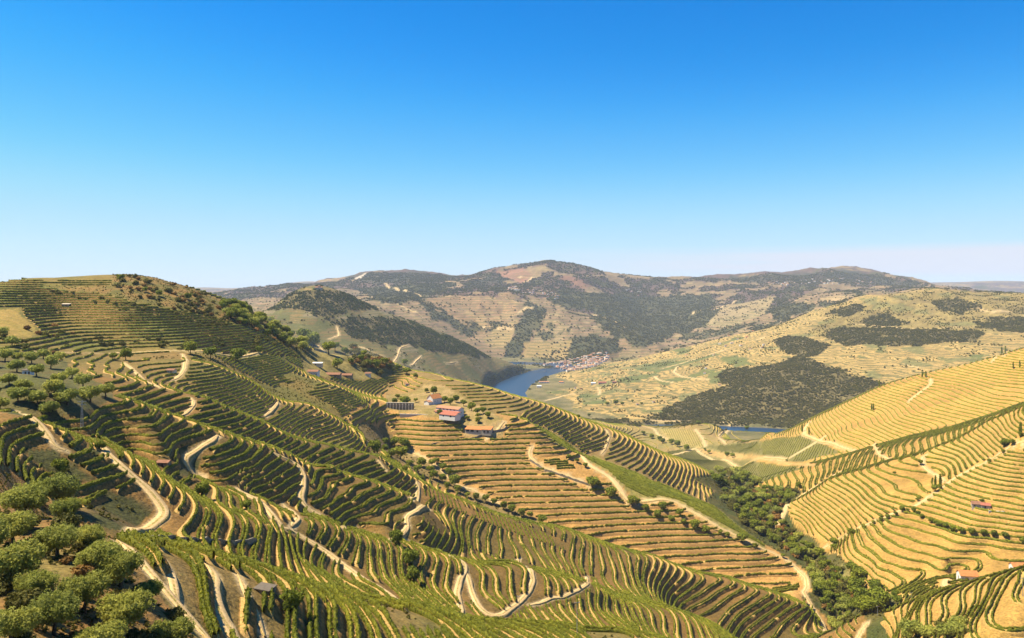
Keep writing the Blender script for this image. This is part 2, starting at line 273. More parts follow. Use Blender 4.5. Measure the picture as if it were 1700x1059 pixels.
# ---------------------------------------------------------------- tracks : pixels -> ground
TR=[ # width m, ymin, points
(4.5,220,(25,683),(45,690),(60,700),(76,718),(85,735),(92,743),(108,748)),
(5.5,220,(158,737),(166,742),(180,757),(200,776),(222,792),(243,810),(262,832),(274,850),(272,858),(255,870),(235,880),(215,889)),
(3.2,80,(72,858),(95,866),(120,876),(145,884),(170,897)),
(2.6,80,(195,899),(212,912),(236,938),(262,968),(285,995),(310,1025),(340,1056),(370,1090)),
(2.4,80,(255,915),(275,938),(287,965),(292,995),(300,1012)),
(4,80,(340,938),(352,945),(355,965),(352,985),(362,1020),(385,1058),(410,1090)),
(2.2,80,(395,955),(410,990),(425,1020),(440,1059)),
(4.5,200,(362,724),(352,733),(332,745),(315,755),(305,764),(312,777),(325,790),(338,795)),
(5,200,(395,812),(415,825),(437,838),(455,862),(470,878),(480,878),(510,895),(545,918),(580,945),(620,972),(660,1000),(672,1010)),
(4,200,(470,838),(485,848),(495,862),(484,876)),
(5,200,(455,752),(470,760),(487,766),(498,778),(504,792),(503,812),(498,828),(508,842),(522,850),(545,864),(575,880)),
(4.5,200,(590,878),(622,890),(640,899),(655,893),(668,887),(678,873),(672,862),(690,850),(702,842),(712,845)),
(4.5,200,(678,873),(668,884),(667,893),(690,905),(712,913),(735,920),(758,928),(770,936),(772,948),(764,962),(758,985),(763,1005),(767,1022)),
(4.5,200,(772,948),(778,962),(784,985),(793,1005),(805,1018),(820,1023),(836,1021),(846,1012),(862,1000),(876,985),(885,965),(882,950),(870,940)),
(4,250,(885,965),(870,945),(858,935),(862,926)),
(3.5,250,(974,955),(975,970),(960,980),(948,985),(935,992),(918,992),(900,1000),(880,1005)),
(4.5,300,(692,800),(694,815),(683,830)),(3.5,300,(628,765),(640,780)),
(3.5,560,(671,745),(708,762),(740,787),(765,812),(779,809),(800,822),(832,838)),
(4,560,(838,700),(828,712),(820,722),(808,726)),
(6,560,(964,756),(975,770),(992,780),(1010,790),(1025,805),(1035,822),(1045,834)),
(4.5,560,(1048,834),(1075,832),(1100,829),(1122,833),(1150,850),(1190,874),(1225,890),(1262,908),(1295,922),(1320,940),(1338,958),(1340,975),(1333,985),(1350,1010),(1365,1035),(1375,1065)),
(4,900,(993,702),(999,715),(1000,728),(995,741)),(3,900,(1006,713),(1012,725),(1005,745),(998,755)),
(4.5,880,(1125,757),(1136,768),(1141,782),(1138,798),(1133,813)),
(4,880,(866,648),(871,660),(864,674),(848,684),(832,690)),
(3.5,560,(883,742),(876,752),(886,766),(905,778),(930,786),(955,795),(985,808)),
(3.5,450,(303,587),(309,597),(306,612),(300,622),(285,632)),(3,430,(205,602),(225,618),(245,635),(268,645)),
(3.5,430,(316,660),(323,668),(316,680),(298,692)),(3.5,560,(462,668),(455,678),(440,692)),
(3.2,600,(60,584),(200,585),(320,584),(430,586)),
(6,900,(528,573),(540,585),(552,596),(562,606),(575,616)),
(5,1000,(1345,700),(1336,712),(1334,722),(1355,730),(1390,740),(1420,748)),
(4,1000,(1470,636),(1460,645),(1455,655),(1463,670),(1470,678)),(4,1000,(1545,628),(1546,638),(1530,650),(1512,662),(1508,668)),
(4,1000,(1670,590),(1655,592),(1647,602)),
(6,700,(1395,783),(1365,802),(1340,818),(1318,832),(1306,842),(1300,855),(1288,872)),
(4.5,700,(1535,756),(1530,770),(1542,782),(1557,790),(1568,800)),
(3.2,640,*wall),
(4,560,(1690,678),(1698,700),(1700,715)),(3.5,950,(1455,735),(1448,742),(1460,755),(1485,765)),
(5,1400,(1110,756),(1155,744),(1162,752),(1173,758),(1200,763),(1258,762),(1306,771),(1370,771)),
(4,1400,(1211,706),(1217,710),(1205,718),(1192,725),(1205,737)),(5,1400,(1154,712),(1162,722),(1168,730),(1171,740)),
(4,1400,(1060,706),(1085,711),(1092,722),(1108,730)),
(6,400,(1572,962),(1568,975),(1570,990),(1574,1000)),(4,300,(1440,1034),(1430,1045),(1422,1062)),
(5,2300,(1060,697),(1120,699),(1200,701),(1280,700),(1335,697)),
(7,2400,(559,541),(562,552),(565,558),(545,563)),(6,2400,(680,572),(665,576),(660,590),(652,602)),(6,2400,(590,572),(620,585),(640,592)),
(6,2400,(700,590),(690,600),(682,607)),(5,2400,(760,600),(740,603)),(6,2500,(820,588),(822,596),(812,606),(800,618)),
(6,2600,(1125,608),(1118,618),(1130,625),(1150,628),(1180,630)),(6,2600,(1085,625),(1095,632),(1120,635)),(5,2600,(990,642),(996,648),(994,656)),
(6,2600,(905,665),(940,655),(970,652)),(6,2600,(1100,612),(1140,600),(1180,588),(1220,575),(1270,560)),
(8,2900,(1420,538),(1455,541),(1500,546),(1560,546),(1600,543)),(6,2700,(1500,605),(1530,610)),(7,3000,(1590,515),(1620,510),(1645,520),(1680,518)),
(9,4300,(860,520),(875,507),(884,512)),(9,5000,(640,470),(660,480),(700,492)),(10,6000,(862,460),(880,462),(885,458),(870,470)),
(9,4300,(800,545),(815,540),(835,548),(850,545)),(9,4300,(660,505),(680,515),(700,525)),(9,4600,(980,520),(1010,530),(1040,545)),(9,4600,(1150,520),(1180,515),(1220,500)),
]
TRW=[]
for t in TR:
    w,ym,pts=t[0],t[1],t[2:]
    P=np.array([hit(a,b,ym)[:2] for a,b in pts])
    # drop wild jumps
    keep=[0]
    for k in range(1,len(P)):
        if np.hypot(*(P[k]-P[keep[-1]]))<max(60,.25*P[k][1]): keep.append(k)
    P=P[keep]
    w*=.60 if P[:,1].mean()<560 else .8
    if len(P)<2: continue
    d=np.r_[0,np.cumsum(np.hypot(*np.diff(P,axis=0).T))]; n=max(4,int(d[-1]/max(2,P[:,1].mean()/220)))
    s=np.linspace(0,d[-1],n); Q=np.stack([np.interp(s,d,P[:,0]),np.interp(s,d,P[:,1])],1)
    for _ in range(3): Q[1:-1]=(Q[:-2]+2*Q[1:-1]+Q[2:])/4
    TRW.append((w,Q))
RD=np.full(Z.shape,99.)             # distance past the track's edge
for w,Q in TRW:
    for a,b in zip(Q[:-1],Q[1:]):
        m=w/2+7; x0,x1=min(a[0],b[0])-m,max(a[0],b[0])+m; y0,y1=min(a[1],b[1])-m,max(a[1],b[1])+m
        i0=max(0,int((math.log(max(y0,43))-L[0])/DL)); i1=min(NL,int((math.log(y1)-L[0])/DL)+2)
        js=[CX+F*xx/yy for xx in (x0,x1) for yy in (max(y0,43),y1)]
        j0=max(0,int((min(js)-px[0])/DPX)); j1=min(NP,int((max(js)-px[0])/DPX)+2)
        if i1<=i0 or j1<=j0: continue
        d=seg_dist(X[i0:i1,j0:j1],Y[i0:i1,j0:j1],[a,b])-w/2
        RD[i0:i1,j0:j1]=np.minimum(RD[i0:i1,j0:j1],d)
# flatten the ground slightly across the tracks is left to the ribbons below
# ---------------------------------------------------------------- land cover
wx=fbm(X/60,Y/60,3,21)*(18/np.maximum(Y,300)*F/4); PXn=PXg+np.clip(wx,-9,9); PYn=PY+np.clip(fbm(X/60,Y/60,3,33)*(10/np.maximum(Y,300)*F/4),-5,5)
def area(P,y0,y1=1e9,n=True): return inpoly(PXn if n else PXg,PYn if n else PY,P)&(Y>=y0)&(Y<y1)
n1=fbm(X/55,Y/55,4,41); n2=fbm(X/14,Y/14,3,42); n3=fbm(X/260,Y/260,3,43)
C=np.zeros(Z.shape+(3,))
def put(m,c,c2=None,n=None):
    c=np.array(c)
    if c2 is None: C[m]=c; return
    t=np.clip((n1 if n is None else n)*1.6+.5,0,1)[m][:,None]; C[m]=c*(1-t)+np.array(c2)*t
put(Y>0,(.20,.125,.045),(.135,.115,.035))
put((R==3)|(R==2)|(R==4),(.27,.15,.042),(.15,.10,.026))
put(R==5,(.26,.165,.05),(.15,.13,.03)); put(R==1,(.25,.165,.05),(.19,.16,.04))
put((R==6),(.52,.29,.088),(.42,.235,.07)); put(R==7,(.31,.20,.07),(.22,.155,.05))
put(R==8,(.24,.17,.045),(.15,.145,.03))
put((R>=9)&(R<=12),(.55,.325,.082),(.38,.225,.058)); put(R==13,(.36,.25,.09),(.25,.21,.07))
grove=[(-400,775),(40,775),(100,830),(180,885),(225,930),(262,985),(300,1030),(350,1090),(300,1500),(-400,1500)]
GROVE=area(grove,40,230,False); put(GROVE,(.30,.165,.05),(.20,.15,.045),n2)
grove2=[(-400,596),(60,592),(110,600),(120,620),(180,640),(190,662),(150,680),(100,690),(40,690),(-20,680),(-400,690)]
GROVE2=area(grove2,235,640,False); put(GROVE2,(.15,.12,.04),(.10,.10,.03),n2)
top=[(190,455),(260,455),(500,560),(525,600),(500,590),(430,548),(330,520),(250,508),(180,490),(110,482),(60,475),(180,475)]
TOP=area(top,600,1400); put(TOP,(.30,.18,.055),(.15,.13,.032),n2)
GOLDL=area([(-400,505),(30,512),(60,545),(50,560),(-400,560)],500,1300); put(GOLDL,(.40,.27,.07),(.30,.22,.05),n2)
SCRUB=area([(300,742),(345,742),(330,790),(300,790)],200,400)|area([(180,815),(260,840),(215,885),(170,880),(120,850)],200,330)|area([(20,745),(175,745),(155,800),(60,800)],200,330)&(n2>.1)
put(SCRUB,(.17,.11,.04),(.07,.07,.02),n2)
stripw=[(640,705),(665,735),(700,755),(745,800),(790,822),(860,845),(905,868),(890,875),(800,840),(742,812),(700,790),(665,768),(640,755),(600,738),(590,700)]
STRIP=area(stripw,600,900); put(STRIP,(.36,.24,.09),(.22,.16,.06),n2)
estate=[(640,656),(690,650),(705,638),(738,640),(790,672),(835,694),(835,722),(770,722),(766,702),(700,690),(640,680)]
EST=area(estate,850,1300,False); put(EST,(.42,.29,.12),(.25,.19,.06),n2)
EST2=area([(500,602),(528,570),(600,592),(640,606),(650,622),(600,630),(510,622)],880,1300,False); put(EST2,(.21,.17,.05),(.34,.26,.08),n2)
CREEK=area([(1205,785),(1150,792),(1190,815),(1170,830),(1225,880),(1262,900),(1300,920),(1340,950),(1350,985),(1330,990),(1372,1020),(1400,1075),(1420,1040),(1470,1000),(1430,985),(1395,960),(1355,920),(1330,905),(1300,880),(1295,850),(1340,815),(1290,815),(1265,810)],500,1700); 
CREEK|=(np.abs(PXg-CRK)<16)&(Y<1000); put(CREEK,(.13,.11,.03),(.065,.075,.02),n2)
PATCH1=area([(1395,935),(1440,980),(1480,985),(1500,1000),(1440,1020),(1400,990),(1385,965)],520,760); put(PATCH1,(.17,.16,.05),(.3,.23,.08),n2)
# low spur fields: dark green leafy plots and pale ones
FG=area([(1095,752),(1155,742),(1180,760),(1258,768),(1330,775),(1285,805),(1230,800),(1165,790),(1130,770)],1150,2300)
FG|=area([(1172,740),(1240,735),(1330,722),(1400,752),(1330,768),(1258,755),(1200,752)],1150,2300); put(FG,(.22,.19,.06),(.17,.15,.045))
FP=area([(1092,712),(1154,712),(1168,742),(1140,742),(1110,730)],1400,2500); put(FP,(.40,.29,.10),(.35,.27,.09))
FS=area([(1160,743),(1200,752),(1258,756),(1330,770),(1370,768),(1360,775),(1306,772),(1258,762),(1200,762),(1165,752)],1150,2300); put(FS,(.50,.33,.12),(.46,.29,.10))
# ---- beyond the river
far=(Y>2500)|((Y>1500)&(R==0))
cs=lambda s,seed:(np.floor(X/s+fbm(X/170,Y/170,2,seed)*.9),np.floor(Y/s/1.5+fbm(X/150,Y/190,2,seed+3)*.9))
def cellrnd(s,seed):
    a,b=cs(s,seed); n=(a.astype(np.int64)*73856093^b.astype(np.int64)*19349663^seed*83492791)&0xffffffff
    n=((n^(n>>15))*2246822519)&0xffffffff; return ((n^(n>>13))&0xffff)/65535.
q=cellrnd(115,5); q2=cellrnd(62,9)
R2=far&(Y<4600)&(PXg>835)&(Y>1500)
put(R2,(.42,.285,.10),(.48,.325,.115))
C[R2]*=(.9+.2*q[R2])[:,None]
g=R2&(q>.80)&(Z<190); put(g,(.17,.18,.05),(.13,.15,.045)); g=R2&(q2<.09); put(g,(.25,.22,.08))
M1=far&(Y<4500)&(PXg<=880); put(M1,(.25,.17,.065),(.17,.135,.045)); qs=cellrnd(48,17); C[M1]*=(.72+.6*qs[M1])[:,None]; g=M1&(qs>.80); put(g,(.13,.13,.04),(.16,.145,.045)); g=M1&(q2<.12); put(g,(.24,.19,.10))
FR=far&((Y>=4400)|((Y>4300)&(PXg>1000))); put(FR,(.31,.20,.105),(.21,.14,.08)); C[FR]*=(.8+.45*q[FR])[:,None]
g=FR&(q2>.80); put(g,(.34,.24,.12)); 
high=FR&(Y>6300)&(n3+fbm(X/900,Y/900,2,71)*.6>-.15); put(high,(.105,.075,.062),(.15,.095,.07))
g=FR&(n3+n1*.45>.40); put(g,(.07,.07,.028),(.10,.09,.036))
WOOD=np.zeros(Z.shape,bool)
ex=fbm(X/75,Y/75,4,301)*np.clip(9*2800/np.maximum(Y,1),2,10)*1.6; ey=fbm(X/75,Y/75,4,302)*np.clip(6*2800/np.maximum(Y,1),2,7)*1.3
def wood(P,y0,y1=1e9):
    m=inpoly(PXg+ex,PY+ey,P)&(Y>=y0)&(Y<y1); WOOD[m]=True; return m
wood([(1030,703),(1080,692),(1110,678),(1150,655),(1190,645),(1207,638),(1188,628),(1200,617),(1240,610),(1290,602),(1325,594),(1345,596),(1385,610),(1460,632),(1472,640),(1440,660),(1400,680),(1340,702),(1200,703)],2450,4300)
wood([(1283,566),(1300,560),(1340,562),(1372,570),(1362,592),(1330,594),(1290,580)],2500,4300)
wood([(1372,552),(1400,542),(1450,545),(1540,547),(1610,545),(1638,555),(1620,568),(1500,573),(1400,571),(1378,562)],2500,4300)
wood([(1430,530),(1470,522),(1505,535),(1480,542),(1440,541)],2500,4340); wood([(1545,502),(1590,494),(1635,508),(1600,522),(1560,516)],2500,4340); wood([(1640,530),(1710,525),(1980,520),(1980,560),(1660,552)],2500,4340)
wood([(1370,520),(1420,505),(1440,512),(1400,528)],2500,4340); wood([(1620,535),(1680,536),(1660,546),(1625,545)],2500,4340)
wood([(443,517),(480,490),(530,477),(578,488),(628,512),(630,515),(570,517),(545,525),(520,522),(500,515),(470,513)],2500,3600)
wood([(535,532),(550,524),(570,530),(632,527),(685,534),(745,560),(800,580),(818,592),(800,594),(740,586),(700,577),(640,573),(590,567),(568,546)],2500,4000)
wood([(812,636),(850,628),(880,618),(884,612),(870,606),(850,612),(835,622),(815,630)],2500,4300)
wood([(950,690),(1060,697),(1200,703),(1330,703),(1330,712),(1190,714),(1190,709),(1060,706),(960,700)],2300,2620)
wood([(860,640),(885,630),(905,618),(913,621),(880,645),(862,652)],2600,4300)
darks=[[(830,600),(858,535),(876,500),(908,515),(885,560),(868,598)],[(930,603),(948,562),(985,556),(1018,563),(1034,580),(990,594),(950,606)],
[(985,528),(1010,518),(1060,540),(1105,568),(1060,576),(1020,560)],[(905,483),(1000,487),(1050,492),(1180,488),(1190,505),(1145,540),(1105,562),(1070,552),(1020,528),(960,513),(915,503)],
[(585,478),(690,470),(760,470),(700,500),(640,505)],[(1100,540),(1160,520),(1230,500),(1240,510),(1180,535),(1130,560)],[(1270,520),(1300,500),(1350,505),(1330,525),(1290,535)],[(1350,500),(1390,495),(1410,505),(1370,515)],
[(690,500),(720,505),(760,530),(790,560),(775,560),(730,535)],[(560,455),(700,450),(765,460),(700,472),(600,470)],[(760,470),(850,455),(840,470),(790,478)],[(1180,463),(1340,452),(1400,447),(1500,465),(1560,478),(1400,470),(1250,470)]]
for P in darks:
    m=inpoly(PXg+ex*1.6,PY+ey*1.6,P)&(Y>=4400); put(m,(.065,.068,.028),(.10,.09,.036)); 
    if min(p[1] for p in P)<458: put(m,(.10,.078,.05),(.065,.065,.038))
m=area([(825,452),(868,444),(885,458),(868,470),(835,460)],6000); put(m,(.33,.17,.10),(.28,.15,.09))
m=area([(940,455),(985,475),(970,480),(930,462)],6000); put(m,(.24,.13,.08))
m=area([(1355,495),(1410,490),(1412,505),(1375,502)],5000); put(m,(.46,.32,.15))
m=area([(1200,510),(1290,490),(1270,520),(1210,545),(1170,540)],5000); put(m,(.36,.27,.13),(.30,.22,.10))
m=area([(595,458),(610,453),(600,463),(585,465)],6000); put(m,(.5,.42,.33))
m=area([(800,565),(830,540),(860,530),(850,565),(830,580)],4400,6500); put(m,(.37,.26,.11)); m=area([(870,570),(950,565),(940,600),(870,602)],4400,6500); put(m,(.33,.23,.09))
m=area([(700,490),(850,480),(860,520),(800,555),(740,520)],4400,7000); C[m]*=np.array((1.15,1.08,1.0)); 
WOOD&=(Z>2)
C[WOOD]=(np.array((.145,.115,.045))[None]*(1+.5*n2[WOOD][:,None]))
WSC=area([(1500,485),(1700,485),(1980,480),(1980,540),(1450,560),(1330,560),(1400,510)],2500,4400)   # scattered scrub on the crest
C[WSC&~WOOD]=C[WSC&~WOOD]*.45+np.array((.17,.145,.045))*.55*(1+.7*n2[WSC&~WOOD]+.5*n1[WSC&~WOOD])[:,None]
GRN=area([(880,700),(900,704),(966,752),(1000,762),(1067,789),(1135,819),(1186,839),(1237,881),(1275,910),(1240,902),(1190,876),(1120,832),(1048,822),(1010,785),(965,757),(920,735)],700,960,False); put(GRN,(.30,.25,.065),(.22,.20,.05))
# river banks, tracks and fine variation
bank=(Z<7)&(Y>1500); put(bank,(.14,.13,.05),(.22,.18,.08)); put(Z<.6,(.18,.15,.09))
k=np.clip(1-RD/np.maximum(1.0,Y/500),0,1)[...,None]; C=C*(1-k)+np.array((.60,.44,.23))*k
C*=.70*(1+.18*n2+.12*n1)[...,None]; C=np.clip(C,.01,.9)
VINE=np.zeros(Z.shape)          # weight of distant vine rows, drawn by the ground material as rows too small to model
VINE[R2&~WOOD]=1; VINE[M1&~WOOD]=1; VINE[FR]=.75; VINE[bank]=0; VINE[high]=0; VINE[(RD<2)]=0; VINE[WSC]*=.35
for P in darks: VINE[area(P,4400)]=0
VINE[FR&(n3+n1*.45>.40)]=0; VINE*=sm(1700,2450,Y); VSTEP=np.full(Z.shape,5.4); VSTEP[M1]=10.; VSTEP[FR]=17.
print('land',time.time()-T0)
# ---------------------------------------------------------------- mesh helpers
def mesh_np(name,V,Q,mats,mi=None,smooth=True,tri=False):
    me=bpy.data.meshes.new(name); n=len(V); q=len(Q); k=Q.shape[1]
    me.vertices.add(n); me.vertices.foreach_set('co',np.ascontiguousarray(V,np.float32).ravel())
    me.loops.add(q*k); me.loops.foreach_set('vertex_index',np.ascontiguousarray(Q,np.int32).ravel())
    me.polygons.add(q); me.polygons.foreach_set('loop_start',np.arange(0,q*k,k,dtype=np.int32))
    try: me.polygons.foreach_set('loop_total',np.full(q,k,np.int32))
    except Exception: pass
    if mi is not None: me.polygons.foreach_set('material_index',np.ascontiguousarray(mi,np.int32))
    me.polygons.foreach_set('use_smooth',np.full(q,smooth,bool))
    for m in mats: me.materials.append(m)
    me.update(calc_edges=True); return me
def link(name,me,parent=None,**tags):
    o=bpy.data.objects.new(name,me); COL.objects.link(o)
    if parent is not None: o.parent=parent
    for a,b in tags.items(): o[a]=b
    return o
# ---------------------------------------------------------------- materials
def mat(name,build):
    m=bpy.data.materials.new(name); m.use_nodes=True; n=m.node_tree; n.nodes.clear()
    o=n.nodes.new('ShaderNodeOutputMaterial'); b=n.nodes.new('ShaderNodeBsdfPrincipled'); n.links.new(b.outputs[0],o.inputs[0])
    b.inputs['Roughness'].default_value=.9; b.inputs['Specular IOR Level'].default_value=.15
    build(n,b); return m
class NB:
    def __init__(s,t): s.t=t
    def n(s,t,**k):
        n=s.t.nodes.new(t)
        for a,b in k.items(): setattr(n,a,b)
        return n
    def set(s,n,i,v):
        if v is None: return
        if hasattr(v,'is_output'): s.t.links.new(v,n.inputs[i])
        else: n.inputs[i].default_value=v
    def math(s,op,a,b=None,c=None,clamp=False):
        n=s.n('ShaderNodeMath',operation=op,use_clamp=clamp)
        for i,v in enumerate((a,b,c)): s.set(n,i,v)
        return n.outputs[0]
    def mix(s,f,a,b,mode='MIX'):
        n=s.n('ShaderNodeMixRGB',blend_type=mode)
        for i,v in zip(('Fac','Color1','Color2'),(f,a,b)): s.set(n,i,v)
        return n.outputs[0]
    def noise(s,scale,detail=4,vec=None,rough=.55):
        n=s.n('ShaderNodeTexNoise'); n.inputs['Scale'].default_value=scale; n.inputs['Detail'].default_value=detail; n.inputs['Roughness'].default_value=rough
        if vec is None: vec=s.n('ShaderNodeNewGeometry').outputs['Position']
        s.set(n,'Vector',vec); return n.outputs['Fac']
    def ramp(s,f,*st):
        n=s.n('ShaderNodeValToRGB'); s.set(n,0,f); e=n.color_ramp.elements
        e[0].position,e[0].color=st[0][0],(*st[0][1],1); e[1].position,e[1].color=st[-1][0],(*st[-1][1],1)
        for p,c in st[1:-1]: x=e.new(p); x.color=(*c,1)
        return n.outputs[0]
    def bump(s,b,h,strength=.5,dist=.3):
        n=s.n('ShaderNodeBump'); n.inputs['Strength'].default_value=strength; n.inputs['Distance'].default_value=dist; s.set(n,'Height',h); s.t.links.new(n.outputs[0],b.inputs['Normal'])
def _ground(t,b):
    N=NB(t); at=N.n('ShaderNodeAttribute',attribute_name='cover'); av=N.n('ShaderNodeAttribute',attribute_name='vine')
    geo=N.n('ShaderNodeNewGeometry'); sp=N.n('ShaderNodeSeparateXYZ'); t.links.new(geo.outputs['Position'],sp.inputs[0])
    f1=N.noise(.9,5); f2=N.noise(.16,5); f3=N.noise(.035,4)
    c=N.mix(1.0,at.outputs['Color'],N.ramp(f1,(.3,(.55,.55,.5)),(.5,(1,1,1)),(.72,(1.4,1.38,1.25))),'MULTIPLY')
    c=N.mix(.8,c,N.ramp(f2,(.3,(.72,.76,.7)),(.55,(1,1,1)),(.75,(1.25,1.2,1.15))),'MULTIPLY')
    # tufts of green scrub
    c=N.mix(N.math('MULTIPLY',N.math('GREATER_THAN',N.noise(.45,5,rough=.7),.61),.6),c,(.055,.065,.016,1))
    # far vine rows on the contour
    vst=N.n('ShaderNodeAttribute',attribute_name='vstep'); ph=N.math('FRACT',N.math('DIVIDE',N.math('ADD',sp.outputs['Z'],N.math('MULTIPLY',N.noise(.012,3),26.0)),vst.outputs['Fac']))
    ln=N.math('LESS_THAN',ph,N.math('MULTIPLY_ADD',f2,.55,.14))
    c=N.mix(N.math('MULTIPLY',N.math('MULTIPLY',ln,av.outputs['Fac']),.78),c,(.085,.085,.028,1))
    t.links.new(c,b.inputs['Base Color']); b.inputs['Roughness'].default_value=.95
    N.bump(b,N.math('ADD',f1,N.math('MULTIPLY',f2,4.0)),.55,.8)
M_ground=mat('hillside_ground',_ground)
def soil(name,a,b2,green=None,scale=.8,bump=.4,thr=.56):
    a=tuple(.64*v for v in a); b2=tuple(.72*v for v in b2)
    def f(t,b):
        N=NB(t); c=N.ramp(N.noise(scale,6),(.3,a),(.7,b2)); c=N.mix(.7,c,N.ramp(N.noise(.07,3),(.35,(.8,.8,.8)),(.65,(1.15,1.15,1.15))),'MULTIPLY')
        if green: c=N.mix(N.math('MULTIPLY',N.math('GREATER_THAN',N.noise(1.1,5,rough=.7),thr),.85),c,(*green,1))
        t.links.new(c,b.inputs['Base Color']); N.bump(b,N.noise(scale*2.2,6,rough=.7),bump,.5)
    return mat(name,f)
M_track=soil('dusty_track',(.60,.40,.17),(.78,.56,.27),scale=1.2)
M_verge=soil('track_verge',(.44,.29,.11),(.64,.45,.19),(.17,.16,.03),1.6,thr=.52)
M_bench=soil('bench_soil',(.42,.25,.075),(.66,.42,.14),(.12,.13,.03),1.3,thr=.585)
M_benchg=soil('bench_soil_golden',(.50,.32,.085),(.68,.46,.14),(.20,.19,.04),1.3,thr=.58)
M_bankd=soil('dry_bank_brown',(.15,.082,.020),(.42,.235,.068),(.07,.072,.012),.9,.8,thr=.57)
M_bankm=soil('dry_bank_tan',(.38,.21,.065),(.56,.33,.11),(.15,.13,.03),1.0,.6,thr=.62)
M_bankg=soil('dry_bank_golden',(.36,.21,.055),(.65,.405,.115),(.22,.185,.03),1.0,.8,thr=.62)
def leafy(name,a,b2,c3=None,scale=1.6,trans=0.0,rough=.7):
    a=tuple(.70*v for v in a); b2=tuple(.84*v for v in b2); c3=tuple(.88*v for v in (c3 or b2))
    def f(t,b):
        N=NB(t); c=N.ramp(N.noise(scale,5,rough=.7),(.28,a),(.55,b2),(.75,c3 or b2)); c=N.mix(.8,c,N.ramp(N.noise(.05,3),(.35,(.75,.8,.7)),(.65,(1.3,1.2,1.1))),'MULTIPLY')
        oi=N.n('ShaderNodeObjectInfo'); c=N.mix(1,c,N.ramp(oi.outputs['Random'],(0,(.86,.88,.9)),(1,(1.16,1.12,1.1))),'MULTIPLY')
        t.links.new(c,b.inputs['Base Color']); b.inputs['Roughness'].default_value=rough; N.bump(b,N.noise(scale*1.7,5,rough=.8),1.0,.6)
        if trans:
            tr=N.n('ShaderNodeBsdfTranslucent'); t.links.new(c,tr.inputs[0]); ms=N.n('ShaderNodeMixShader'); ms.inputs[0].default_value=trans
            o=[x for x in t.nodes if x.type=='OUTPUT_MATERIAL'][0]; t.links.new(b.outputs[0],ms.inputs[1]); t.links.new(tr.outputs[0],ms.inputs[2]); t.links.new(ms.outputs[0],o.inputs[0])
    return mat(name,f)
M_vine=leafy('vine_foliage',(.04,.052,.005),(.18,.195,.014),(.38,.35,.03))
M_vineg=leafy('vine_foliage_yellowing',(.06,.07,.008),(.19,.20,.014),(.38,.35,.03))
M_vleaf=leafy('vine_leaves',(.07,.10,.008),(.24,.27,.018),(.46,.43,.04),3.0,.35)
M_olive=leafy('olive_leaves',(.22,.25,.04),(.46,.48,.09),(.76,.74,.20),1.4,.3,.5)
M_dark=leafy('dark_tree_leaves',(.09,.125,.013),(.26,.30,.028),(.48,.47,.06),1.2,.2)
M_scrub=leafy('scrub_leaves',(.10,.10,.02),(.17,.16,.032),(.28,.22,.05),.8,.2)
M_ochre=leafy('ochre_scrub_leaves',(.22,.12,.03),(.34,.19,.05),(.45,.28,.08),.8,.2)
M_wood=leafy('distant_wood_leaves',(.06,.064,.016),(.135,.128,.030),(.27,.22,.055),.09,.15)
M_woodg=leafy('hilltop_wood_leaves',(.045,.062,.016),(.095,.115,.028),(.18,.18,.045),.12,.1)
M_bark=soil('bark',(.09,.06,.035),(.16,.11,.07),scale=6)
def plain(name,c,rough=.8,metal=0,var=.15,scale=1.5):
    c=tuple(.76*v for v in c)
    def f(t,b):
        N=NB(t); cc=N.mix(1,(*c,1),N.ramp(N.noise(scale,5),(.3,(1-var*1.6,)*3),(.7,(1+var*.5,)*3)),'MULTIPLY'); t.links.new(cc,b.inputs['Base Color']); b.inputs['Roughness'].default_value=rough; b.inputs['Metallic'].default_value=metal
    return mat(name,f)
M_white=plain('whitewash',(.80,.79,.75)); M_cream=plain('cream_plaster',(.66,.58,.44)); M_stone=plain('dry_stone',(.33,.28,.20),var=.5,scale=1.2)
M_pink=plain('pink_plaster',(.62,.36,.28)); M_glass=plain('window_dark',(.04,.045,.055),.25); M_wooddoor=plain('painted_door',(.12,.09,.06))
def tiles(name,c):
    c=tuple(.70*v for v in c)
    def f(t,b):
        N=NB(t); tc=N.n('ShaderNodeTexCoord'); wv=N.n('ShaderNodeTexWave',wave_type='BANDS',bands_direction='X'); wv.inputs['Scale'].default_value=.9; t.links.new(tc.outputs['Object'],wv.inputs['Vector'])
        cc=N.mix(1,(*c,1),N.ramp(N.noise(.8,5),(.3,(.72,.72,.75)),(.7,(1.15,1.12,1.1))),'MULTIPLY'); t.links.new(cc,b.inputs['Base Color']); N.bump(b,wv.outputs['Fac'],.5,.12)
    return mat(name,f)
M_tile=tiles('terracotta_tiles',(.52,.27,.15)); M_tiler=tiles('red_tiles',(.47,.17,.11)); M_tileo=tiles('orange_tiles',(.62,.26,.09)); M_tileb=tiles('brown_tiles',(.33,.17,.10)); M_slate=plain('grey_sheet_roof',(.15,.125,.095))
M_steel=plain('galvanised_steel',(.5,.5,.5),.5,.6); M_water=None
def _water(t,b):
    N=NB(t); b.inputs['Base Color'].default_value=(.010,.030,.06,1); b.inputs['Roughness'].default_value=.28; b.inputs['Specular IOR Level'].default_value=.2; N.bump(b,N.noise(.12,4),.25,.6)
M_water=mat('river_water',_water)
